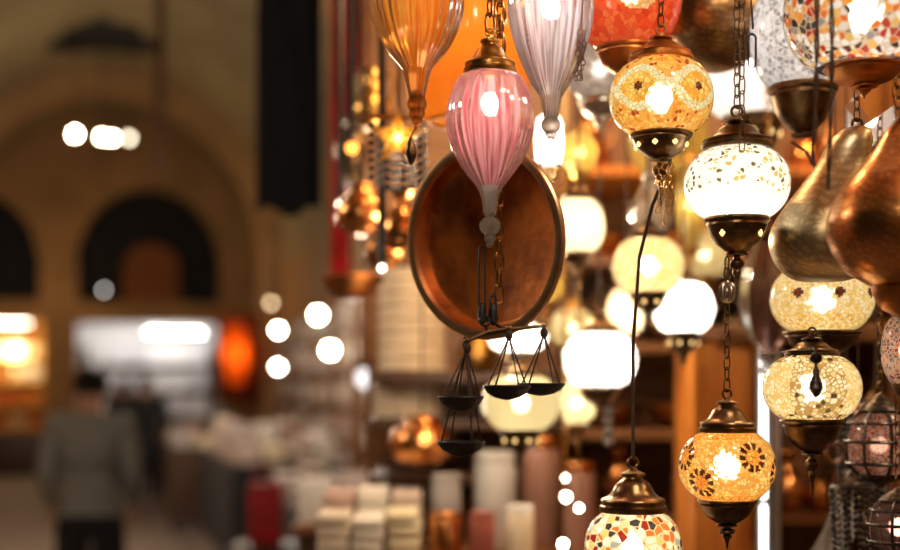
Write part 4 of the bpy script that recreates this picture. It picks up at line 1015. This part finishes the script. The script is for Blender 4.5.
def fringe(label, px, y0, y1, d, w, n, mats):
    k = d/F; t = thing('bead_fringe', label, 'beads', P(px, y1, d)); h = (y1-y0)*k
    obj('fringe_ring', ring(bmn(), (0, 0, h), w*k, 1.6*k, 'Z', 28), M['filigree'], t)
    for i in range(n):
        a = 2*PI*i/n; b = bmn(); L0 = h*random.uniform(.75, 1)
        m_ = int(L0/(6.5*k))
        for j in range(m_): ball(b, (w*k*math.cos(a)*(1-.15*j/m_), w*k*math.sin(a)*(1-.15*j/m_), h-(j+.6)*6.5*k), random.uniform(2.2, 3.4)*k, 7, 1.1)
        obj('bead_strand', b, random.choice(mats), t)
    obj('hanger_cord', tube(bmn(), [(-w*k, 0, h), (0, 0, h+26*k), (w*k, 0, h)], .9*k, 5), M['stringy'], t)
    obj('hanger_cord', tube(bmn(), [(0, 0, h+26*k), (0, 0, TOP-P(px, y1, d).z)], .9*k, 5), M['stringy'], t)
    return t
fringe('dark bead fringe hanging left of the small filigree lantern', 858, 486, 566, 1.78, 26, 14, [M['darkbead'], M['iron'], M['bead'], M['filigree']])
fringe('narrow strand of dark charms beside the gold lace lantern cup', 846, 405, 482, 1.92, 7, 6, [M['darkbead'], M['iron'], M['chain']])
t = thing('wooden_hoop', 'brown hoop hanging between the gold lace lantern and the dark charms', 'hoop', P(835, 466, 1.83)); k = 1.83/F
obj('hoop', ring(bmn(), (0, 0, 13*k), 10*k, 2.6*k, n=32, k=10, rotz=.3), M['woodbr'], t); obj('hanger_cord', tube(bmn(), [(0, 0, 24*k), (0, 0, TOP-P(835, 466, 1.83).z)], .0012, 5), M['stringy'], t)

# --- beaded pendant cluster at left of the tray
k = 2.0/F
t = thing('beaded_star_pendant', 'amber star pendant hung with strings of grey beads, left of the tray', 'pendant', P(398, 190, 2.0))
b = bmn(); cz = 52*k
pts = [((30 if i % 2 == 0 else 12)*k*math.sin(2*PI*i/10), (30 if i % 2 == 0 else 12)*k*math.cos(2*PI*i/10)) for i in range(10)]
fr = [b.verts.new((x, -4*k, z+cz)) for x, z in pts]; bk = [b.verts.new((x, 4*k, z+cz)) for x, z in pts]; cf = b.verts.new((0, -12*k, cz)); cb_ = b.verts.new((0, 12*k, cz))
for i in range(10): j = (i+1) % 10; b.faces.new((fr[i], fr[j], cf)); b.faces.new((bk[j], bk[i], cb_)); b.faces.new((fr[i], bk[i], bk[j], fr[j]))
bmesh.ops.recalc_face_normals(b, faces=b.faces); obj('star', b, frosted('amber_star', (.9, .45, .08), .05), t, smooth=0)
obj('bulb', ball(bmn(), (0, 0, cz), 4*k, 8), bulbmat((1, .7, .35), 40), t)
for i in range(11):
    b = bmn(); x = (i-5)*5.4; a = (abs(i-5)/5)
    for j in range(7): ball(b, (x*k, (6+4*math.sin(i*2))*k, (2+12*a*a+j*8.5)*k), 3.4*k, 8)
    obj('bead_strand', b, M['bead'] if i % 3 else M['darkbead'], t)
obj('crossbar', tube(bmn(), [(-32*k, 6*k, 74*k), (32*k, 6*k, 74*k)], 2*k, 8), M['oldcopper'], t)
obj('hanger_cord', tube(bmn(), [(0, 6*k, 74*k), (0, 6*k, TOP-P(398, 190, 2.0).z)], .002, 6), M['stringy'], t)

# --- vessels: copper pots, jugs, drums on shelves at the back
def vessel(name, label, px, ybase, d, pts, m, handle=None, group=None, cat='pot', hang=False, spout=False):
    """pts (r, height) in px"""
    k = d/F; t = thing(name, label, cat, P(px, ybase, d)+Vector((0, 0, .001)), group)
    pr = [(max(r, 0)*k, z*k) for r, z in smooth_prof(pts, 36)]; pr = [(0, 0)]+pr
    obj('vessel_body', lathe(bmn(), pr, 40), m, t, smooth=40)
    zt = pts[-1][1]*k; r0 = pts[-1][0]*k
    obj('vessel_rim', ring(bmn(), (0, 0, zt), max(r0, 2*k), 1.4*k, 'Z', 32), m, t)
    if handle:
        obj('handle', tube(bmn(), [(r0*.9, 0, zt-1*k), (r0+handle*k, 0, zt-2*k), (r0+handle*1.25*k, 0, zt*.7), (r0+handle*.6*k, 0, zt*.42)], 1.7*k, 8), m, t)
    if hang: obj('hanger_cord', tube(bmn(), [(0, 0, zt), (0, 0, TOP-P(px, ybase, d).z)], .0025, 6), M['stringy'], t)
    return t
POT = [(16, 0), (24, 5), (29, 16), (27, 28), (18, 38), (14, 44), (17, 48)]
JUG = [(11, 0), (17, 6), (20, 18), (16, 32), (9, 42), (8, 52), (12, 58)]
BOWL = [(10, 0), (20, 5), (28, 14), (31, 22)]
VASE = [(9, 0), (10, 3), (7, 8), (15, 22), (17, 36), (12, 50), (7, 58), (10, 64)]
def shelf_board(label, x0, x1, y0, y1, z, m=None):
    t = thing('plank_shelf', label, 'shelf', ((x0+x1)/2, (y0+y1)/2, z)); w = (x1-x0)/2; dp = (y1-y0)/2
    b = bmn(); bevbox(b, (-w, -dp, -.025), (w, dp, 0), .004); obj('board', b, m or M['woodx'], t)
    for i in range(3):
        x = -w+.08+(2*w-.16)*i/2; b = bmn(); pp = [(dp*.25, -.026), (dp-.001, -.026), (dp-.001, -.085), (dp-.02, -.085), (dp-.03, -.05), (dp*.25, -.045)]
        A_ = [b.verts.new((x-.012, y, z_)) for y, z_ in pp]; B_ = [b.verts.new((x+.012, y, z_)) for y, z_ in pp]
        b.faces.new(A_); b.faces.new(B_[::-1])
        for q in range(6): b.faces.new((A_[q], A_[(q+1) % 6], B_[(q+1) % 6], B_[q]))
        bmesh.ops.recalc_face_normals(b, faces=b.faces); obj('bracket', b, M['iron'], t)
    return t
d = 3.3
SH = [('top', 176), ('second', 262), ('third', 345), ('fourth', 428), ('lowest', 512)]
for nm, y in SH:
    shelf_board('%s plank shelf of copper ware on the stall back wall' % nm, P(566, y, d).x, 2.0, 3.14, 3.60, P(566, y, d).z, M['woodor'] if nm == 'top' else None)
cm = [M['copper'], M['oldcopper'], M['brass'], M['bronze'], M['copper'], M['silver'], M['darkbronze']]
for si, (nm, y) in enumerate(SH):
    x = 590+si*7
    while x < 905:
        shp, knd = random.choice(((POT, 'pot'), (JUG, 'jug'), (BOWL, 'bowl'), (VASE, 'vase')))
        vessel('copper_'+knd, 'metal %s standing among others on the %s plank shelf' % (knd, nm), x, y, d+random.uniform(-.05, .08), shp, random.choice(cm), 9 if knd == 'jug' else None, 'copper ware on the %s shelf' % nm, knd)
        x += random.uniform(66, 74)

# shelf rack at the left of the stall wall, with the pleated drums
d = 3.3
for nm, y in (('upper', 374), ('lower', 418), ('bottom', 470)):
    shelf_board('%s dark shelf board left of the lanterns, under the pleated drum' % nm if nm == 'upper' else '%s dark shelf board left of the lanterns' % nm, P(374, y, d).x, P(562, y, d).x, 3.12, 3.60, P(374, y, d).z, M['wooddk'])
def drum(label, px, y0, y1, d, r, m, pleats):
    k = d/F; t = thing('pleated_drum_shade', label, 'lampshade', P(px, y1, d)); h = (y1-y0)*k; r *= k
    pr = [(r*.9, 0)]
    for i in range(pleats): pr += [(r, h*(i+.12)/pleats), (r, h*(i+.75)/pleats), (r*.87, h*(i+.9)/pleats)]
    pr += [(r*.9, h)]
    obj('paper_drum', lathe(bmn(), pr, 56), m, t, smooth=30)
    obj('rim', ring(bmn(), (0, 0, h), r*.93, 1.6*k, 'Z', 48), M['bronze'], t); obj('rim', ring(bmn(), (0, 0, 0.002), r*.95, 1.6*k, 'Z', 48), M['bronze'], t)
    return t
drum('tall cream drum shade with horizontal pleats behind the tray', 412, 268, 372, 3.3, 34, M['cream'], 8)
drum('low cream drum shade with fine pleats on the shelf below the tall one', 408, 386, 417, 3.3, 36, M['cream'], 5)
vessel('hanging_copper_pot', 'round copper pot gleaming orange under the cream drums', 422, 466, 2.95, [(14, 0), (27, 6), (33, 19), (30, 33), (19, 43), (15, 49)], M['copper'], hang=True)
vessel('copper_bowl', 'copper bowl on the bottom shelf edge beside the copper pot', 488, 469, 3.3, [(6, 0), (12, 4), (15, 10), (16, 15)], M['oldcopper'], None, None, 'bowl')
vessel('brass_jug', 'brass jug on the upper dark shelf behind the balances', 478, 373, 3.35, JUG, M['brass'], 9, None, 'jug')
vessel('silver_vase', 'silver vase on the upper dark shelf behind the balance', 514, 373, 3.4, VASE, M['silver'], None, None, 'vase')
vessel('bronze_pot', 'bronze pot at the right end of the bottom dark shelf', 532, 469, 3.35, [(14, 0), (22, 4), (26, 13), (24, 23), (16, 31), (14, 36)], M['bronze'])
vessel('copper_pot', 'copper pot on the lower dark shelf behind the yellow lantern', 540, 417, 3.35, [(12, 0), (18, 4), (20, 10), (18, 18), (12, 23), (10, 27)], M['copper'])
vessel('hanging_copper_pot', 'copper pot hanging among the beads, upper one', 362, 236, 2.6, [(8, 0), (18, 4), (26, 16), (24, 30), (14, 42), (10, 50)], M['copper'], hang=True)
vessel('hanging_copper_pot', 'small dark copper pot hanging lowest at the left of the tray', 384, 270, 2.5, [(8, 0), (14, 4), (19, 14), (17, 26), (10, 34)], M['oldcopper'], hang=True)
vessel('hanging_brass_jug', 'brass jug hanging at the top left of the beads', 372, 130, 2.7, JUG, M['brass'], 9, None, 'jug', True)
vessel('hanging_bronze_vase', 'bronze vase hanging in the shadow left of the amber lamp', 352, 185, 3.02, VASE, M['darkbronze'], None, None, 'vase', True)
vessel('hanging_copper_bowl', 'copper bowl hanging lowest beside the red shawl', 352, 300, 2.88, BOWL, M['oldcopper'], None, None, 'bowl', True)
vessel('hanging_copper_jug', 'orange copper jug hanging between beads and tray', 402, 250, 2.4, JUG, M['copper'], 9, None, 'jug', True)
# small bright lamps among the hanging pots
def spot(label, px, py, d, r, s, col=(1, .9, .75)):
    bulb_lamp(label, px, py, d, r, s, col, TOP)
spot('tiny white bulb left of the beaded star', 340, 205, 2.78, .007, 14)
spot('tiny white bulb above the cream drum', 382, 268, 2.3, .006, 12)
spot('dim orange bulb above the copper pots', 352, 148, 2.6, .012, 5, (1, .35, .05))
bulb_lamp('greyish bulb at the left end of the shelf boards', 366, 378, 6.5, .05, 2, (1, .95, .95), 4.9)

# --- wooden cabinet with light strips, and its copper ware
d = 2.42; k = d/F
xa, xb, xc = P(694, 0, d).x, P(757, 0, d).x, P(905, 0, d).x; zc = P(0, 326, d).z
t = thing('display_cabinet', 'orange wooden cabinet with vertical light strips behind the flower lantern', 'cabinet', ((xa+xc)/2, d, 0)); ox = (xa+xc)/2
b = bmn(); bevbox(b, (xa-ox, 0, 0), (xa-ox+.045, .20, zc), .004); obj('side_post', b, M['woodor'], t)
b = bmn(); bevbox(b, (xa-ox+.045, .012, .05), (xb-ox, .032, zc-.03), .004); obj('door', b, M['woodor'], t)
b = bmn(); ball(b, (xb-ox-.02, .002, 1.15), .01, 10); d_ = obj('knob', b, M['brass'], bpy.data.objects[t.children[-1].name] if False else None)
d_.parent = [c_ for c_ in t.children if c_.name.startswith('door')][0] if any(c_.name.startswith('door') for c_ in t.children) else t
b = bmn(); box(b, (xa-ox, .20, 0), (xc-ox, .22, zc)); obj('back_panel', b, M['woodbr'], t)
b = bmn(); bevbox(b, (xa-ox-.01, -.01, zc-.03), (xc-ox, .23, zc), .004); obj('top_board', b, M['woodbr'], t)
b = bmn(); box(b, (xc-ox-.03, 0, 0), (xc-ox, .20, zc-.03)); obj('side_board', b, M['woodbr'], t)
for z in (.7, P(0, 505, d).z-.02, ):
    b = bmn(); box(b, (xb-ox+.03, .02, z-.02), (xc-ox-.03, .20, z)); obj('shelf_board', b, M['woodbr'], t)
xs = P(763, 0, d).x-ox
b = bmn(); box(b, (xs-.012, -.004, .2), (xs+.014, .010, zc-.03)); obj('strip_channel', b, M['alu'], t)
b = bmn(); box(b, (xs+.020, 0, .2), (xs+.034, .02, zc-.03)); obj('aluminium_post', b, M['alu'], t)
for z0, z1 in ((P(0, 498, d).z, P(0, 342, d).z), (P(0, 660, d).z, P(0, 505, d).z)):
    b = bmn(); n_ = int((z1-z0)/.011)
    for i in range(n_): ball(b, (xs, -.006, z0+(i+.5)*(z1-z0)/n_), .0052, 8)
    box(b, (xs-.004, -.006, z0), (xs+.004, -.004, z1)); obj('light_strip', b, bulbmat((1, .97, .9), 7), t)
POT2 = [(8, 0), (11, 3), (13, 9), (12, 18), (9, 25), (8, 28)]
zs_ = P(0, 505, d).z-.02
for px, shp, mt, lab in ((786, JUG, 'copper', 'copper jug inside the cabinet under the gold lace lantern'), (818, POT2, 'oldcopper', 'old copper pot inside the cabinet behind the dark charms'), (848, VASE, 'silver', 'silver vase inside the cabinet right of the old copper pot')):
    vessel('cabinet_jug' if shp is JUG else 'cabinet_pot' if shp is POT2 else 'cabinet_vase', lab, px, 385-(zs_-CAMZ)*F/2.515, 2.515, shp, M[mt], None, None, 'jug' if shp is JUG else 'pot' if shp is POT2 else 'vase')
c0 = P(812, 548, 1.9)
cl = cloth('folded_runner', 'pale grey and red runner draped slanting at the bottom right', 800, 832, 500, 575, 1.95, lin[3], 2, .004); cl.rotation_euler = (0, .5, 0)
t = thing('runner_table', 'low wooden stand carrying the draped runner', 'stand', (c0.x, 1.95, 0)); b = bmn(); bevbox(b, (-.05, -.03, 0), (.05, .03, P(0, 572, 1.95).z), .004); obj('stand_body', b, M['wooddk'], t)

# --- goods table under the lanterns (bottom middle): jars, boxes, glasses
zt = P(0, 545, 3.0).z
t = thing('stall_counter', 'wooden counter of jars and glass in front of the stall back wall', 'counter', (.16, 2.86, 0))
b = bmn(); bevbox(b, (-.46, -.20, zt-.04), (.46, .22, zt), .006); obj('counter_top', b, M['woodbr'], t)
b = bmn(); box(b, (-.44, -.18, 0), (.44, .20, zt-.04)); obj('counter_body', b, M['wooddk'], t)
def jar(label, px, y0, d, r, m, lidm=None, name='storage_jar', cat='jar'):
    k = d/F; O = P(px, 0, d); h = P(px, y0, d).z-zt; t = thing(name, label, cat, (O.x, d, zt+.001)); r *= k
    obj('jar_body', lathe(bmn(), [(0, 0), (r*.95, 0), (r, .004), (r, h*.84), (r*.9, h*.9)], 40), m, t)
    obj('lid', lathe(bmn(), [(r*.92, h*.88), (r*.96, h*.9), (r*.96, h*.97), (r*.9, h), (0, h)], 40), lidm or m, t); return t
jar('plain white cylinder jar on the stall counter', 495, 452, 2.95, 21, principled('grey_china', (.55, .54, .55), .5, 0, .1, 8))
jar('short round pale jar left of the white cylinder jar', 446, 474, 2.9, 15, principled('pale_china', (.34, .31, .31), .5, 0, .1, 8))
pinkm = principled('pink_tin', (.42, .22, .17), .5, .2, .2, 10)
jar('brownish pink tall tin right of the white cylinder jar', 541, 436, 3.0, 20, pinkm, M['copper'])
jar('brownish pink tin right of the taller pink tin', 580, 462, 2.9, 16, pinkm, M['copper'])
jar('low copper tin at the front left of the counter', 446, 512, 2.74, 17, M['copper'], M['oldcopper'])
jar('low dark red tin at the front of the counter', 482, 512, 2.72, 13, principled('red_tin', (.42, .12, .09), .4, .3, .2, 10))
jar('low pale tin at the front right of the counter', 520, 506, 2.72, 14, M['cream'], M['white'])
for i, (px, py, d_, r, s) in enumerate(((565, 478, 2.7, .0055, 30), (566, 497, 2.65, .008, 60), (579, 508, 2.46, .006, 35), (563, 544, 2.42, .008, 40))):
    t = thing('glass_tealight', ('small lit glass light, highest on the thin brass tree', 'small bright lit glass light in the middle of the brass tree', 'small lit glass light right on the brass tree', 'small lit glass light lowest at the foot of the brass tree')[i], 'light', P(px, py, d_)-Vector((0, 0, r)))
    obj('glass_bulb', ball(bmn(), (0, 0, r), r, 12), bulbmat((1, .85, .6), s), t); obj('hanger_cord', tube(bmn(), [(0, 0, 2*r), (0, 0, TOP-P(px, py, d_).z+r)], .0012, 5), M['goldchain'], t)
    t['label'] = ('small hanging light, highest of the little cluster by the tile lantern', 'brightest small hanging light in the little cluster by the tile lantern', 'small hanging light at the right of the little cluster', 'small hanging light at the bottom edge left of the tile lantern')[i]
for i in range(3):
    for j in range(2):
        hh = .085+.045*j+random.uniform(0, .03); b = bmn(); n_ = 4
        for q in range(n_):
            e = random.uniform(-.003, .003); bevbox(b, (-.034+e, -.075, q*hh/n_), (.034+e, .075, (q+1)*hh/n_-.002), .008)
        o = obj('folded_textile_pile', b, goods[(0, 2, 5, 3, 2, 1)[i+3*j]], None, (-.255+.077*i, 2.755+.17*j, zt+.001))
        tag(o, 'pale folded textile pile, %s of the %s row at the counter end' % (('outermost', 'middle', 'innermost')[i], ('front', 'back')[j]), 'folded cloth', 'folded textiles on the stall counter')
# boxes at left of the counter
t = thing('box_stand', 'long wooden stand of pale boxes at the bottom centre', 'stand', (P(392, 0, 4.2).x, 4.3, 0)); zb = P(0, 520, 4.2).z
b = bmn(); bevbox(b, (-.32, -.25, zb-.03), (.26, .25, zb), .006); obj('stand_top', b, M['woodbr'], t)
b = bmn(); box(b, (-.30, -.23, 0), (.24, .23, zb-.03)); obj('stand_body', b, M['wooddk'], t)
for i in range(2):
    for j in range(2):
        hh = random.uniform(.05, .12); b = bmn(); bevbox(b, (-.05, -.09, 0), (.05, .09, hh*1.25), .006)
        o = obj('carton', b, random.choice(goods[:3]), None, (P(392, 0, 4.2).x-.25+.112*i, 4.18+.22*j, zb)); tag(o, 'pale carton on the long wooden stand at the bottom centre', 'box', 'cartons on the wooden stand')

# ================================================================== LIGHT, CAMERA
def point(nm, loc, e, col, r=.08):
    l = bpy.data.lights.new(nm, 'POINT'); l.energy = e; l.color = col; l.shadow_soft_size = r
    o = bpy.data.objects.new(nm, l); C.objects.link(o); o.location = loc
AM = (1, .62, .28)
point('unseen_hall_light', H(20, 1.2, 3.2), 30, AM); point('unseen_hall_light', H(17, -1.2, 4.2), 20, (1, .68, .34)); point('unseen_hall_light', H(22.4, -1.0, 3.2), 22, AM)  # unseen points added to brighten vault, goods and figures; no fixtures built
point('unseen_hall_light', H(12.5, -.4, 2.5), 115, (1, .80, .60)); point('unseen_hall_light', H(8.5, .3, 2.6), 125, (1, .82, .64)); point('unseen_hall_light', H(11.5, 1.5, 2.7), 60, (1, .86, .7))
point('unseen_hall_light', H(3.2, -1.5, 2.9), 75, (1, .84, .66)); point('unseen_hall_light', H(-1, -.6, 3.0), 45, (1, .82, .6))
la = bpy.data.lights.new('shop_fill_light', 'AREA'); la.shape = 'RECTANGLE'; la.size = 2.2; la.size_y = .15; la.energy = 20; la.color = (1, .96, .94)  # area fill added for the linen, besides the tube lamp
lo = bpy.data.objects.new('shop_fill_light', la); C.objects.link(lo); lo.location = H(UW+.30, (WS[0]+WS[1])/2, ZL-.05); lo.rotation_euler = (math.radians(48), 0, AN)
point('shop_fill_light', H(UW+.75, LS[1]-.6, 2.2), 34, (1, .72, .34))  # fill point added in the yellow shop, besides its tube
point('unseen_stall_light', (.55, .75, 2.7), 29, (1, .8, .55), .05); point('unseen_stall_light', (1.35, 1.5, 2.6), 22, (1, .72, .4), .05); point('unseen_stall_light', (.25, 2.75, 2.7), 20, (1, .66, .32), .05)  # unseen points standing for stall lamps that are not built
point('unseen_stall_light', P(300, 150, 3.5), 7, (1, .75, .5), .05); point('unseen_stall_light', (.9, 2.75, 2.7), 18, (1, .6, .26), .05); point('unseen_stall_light', P(480, 235, 2.5), 11, (1, .78, .5), .06); point('unseen_stall_light', P(360, 330, 3.9), 7, (1, .82, .66), .05); point('unseen_stall_light', P(440, 405, 2.62), 1.2, (1, .8, .55), .05); point('unseen_stall_light', (.05, 2.3, 2.7), 11, (1, .66, .32), .05)  # unseen points added to brighten shawls, shelves, cartons and jars
w = bpy.data.worlds.new('world'); SC.world = w; w.use_nodes = True
w.node_tree.nodes['Background'].inputs[0].default_value = (.25, .2, .15, 1); w.node_tree.nodes['Background'].inputs[1].default_value = .05

cam = bpy.data.cameras.new('camera'); co = bpy.data.objects.new('camera', cam); C.objects.link(co)
co.location = (0, 0, CAMZ); co.rotation_euler = (PI/2, 0, 0)
cam.sensor_width = 36; cam.lens = F/900*36; cam.shift_y = (HOR-275)/900
cam.dof.use_dof = True; cam.dof.focus_distance = 1.5; cam.dof.aperture_fstop = cam.lens/27.6
cam.clip_start = .05; cam.clip_end = 100
SC.camera = co
vs = SC.view_settings; vs.view_transform = 'Standard'; vs.look = 'None'; vs.exposure = 0; vs.gamma = 1; vs.use_curve_mapping = False
SC.cycles.use_denoising = True; SC.cycles.max_bounces = 8; SC.cycles.transparent_max_bounces = 16
SC.cycles.sample_clamp_indirect = 6; SC.cycles.caustics_reflective = False; SC.cycles.caustics_refractive = False
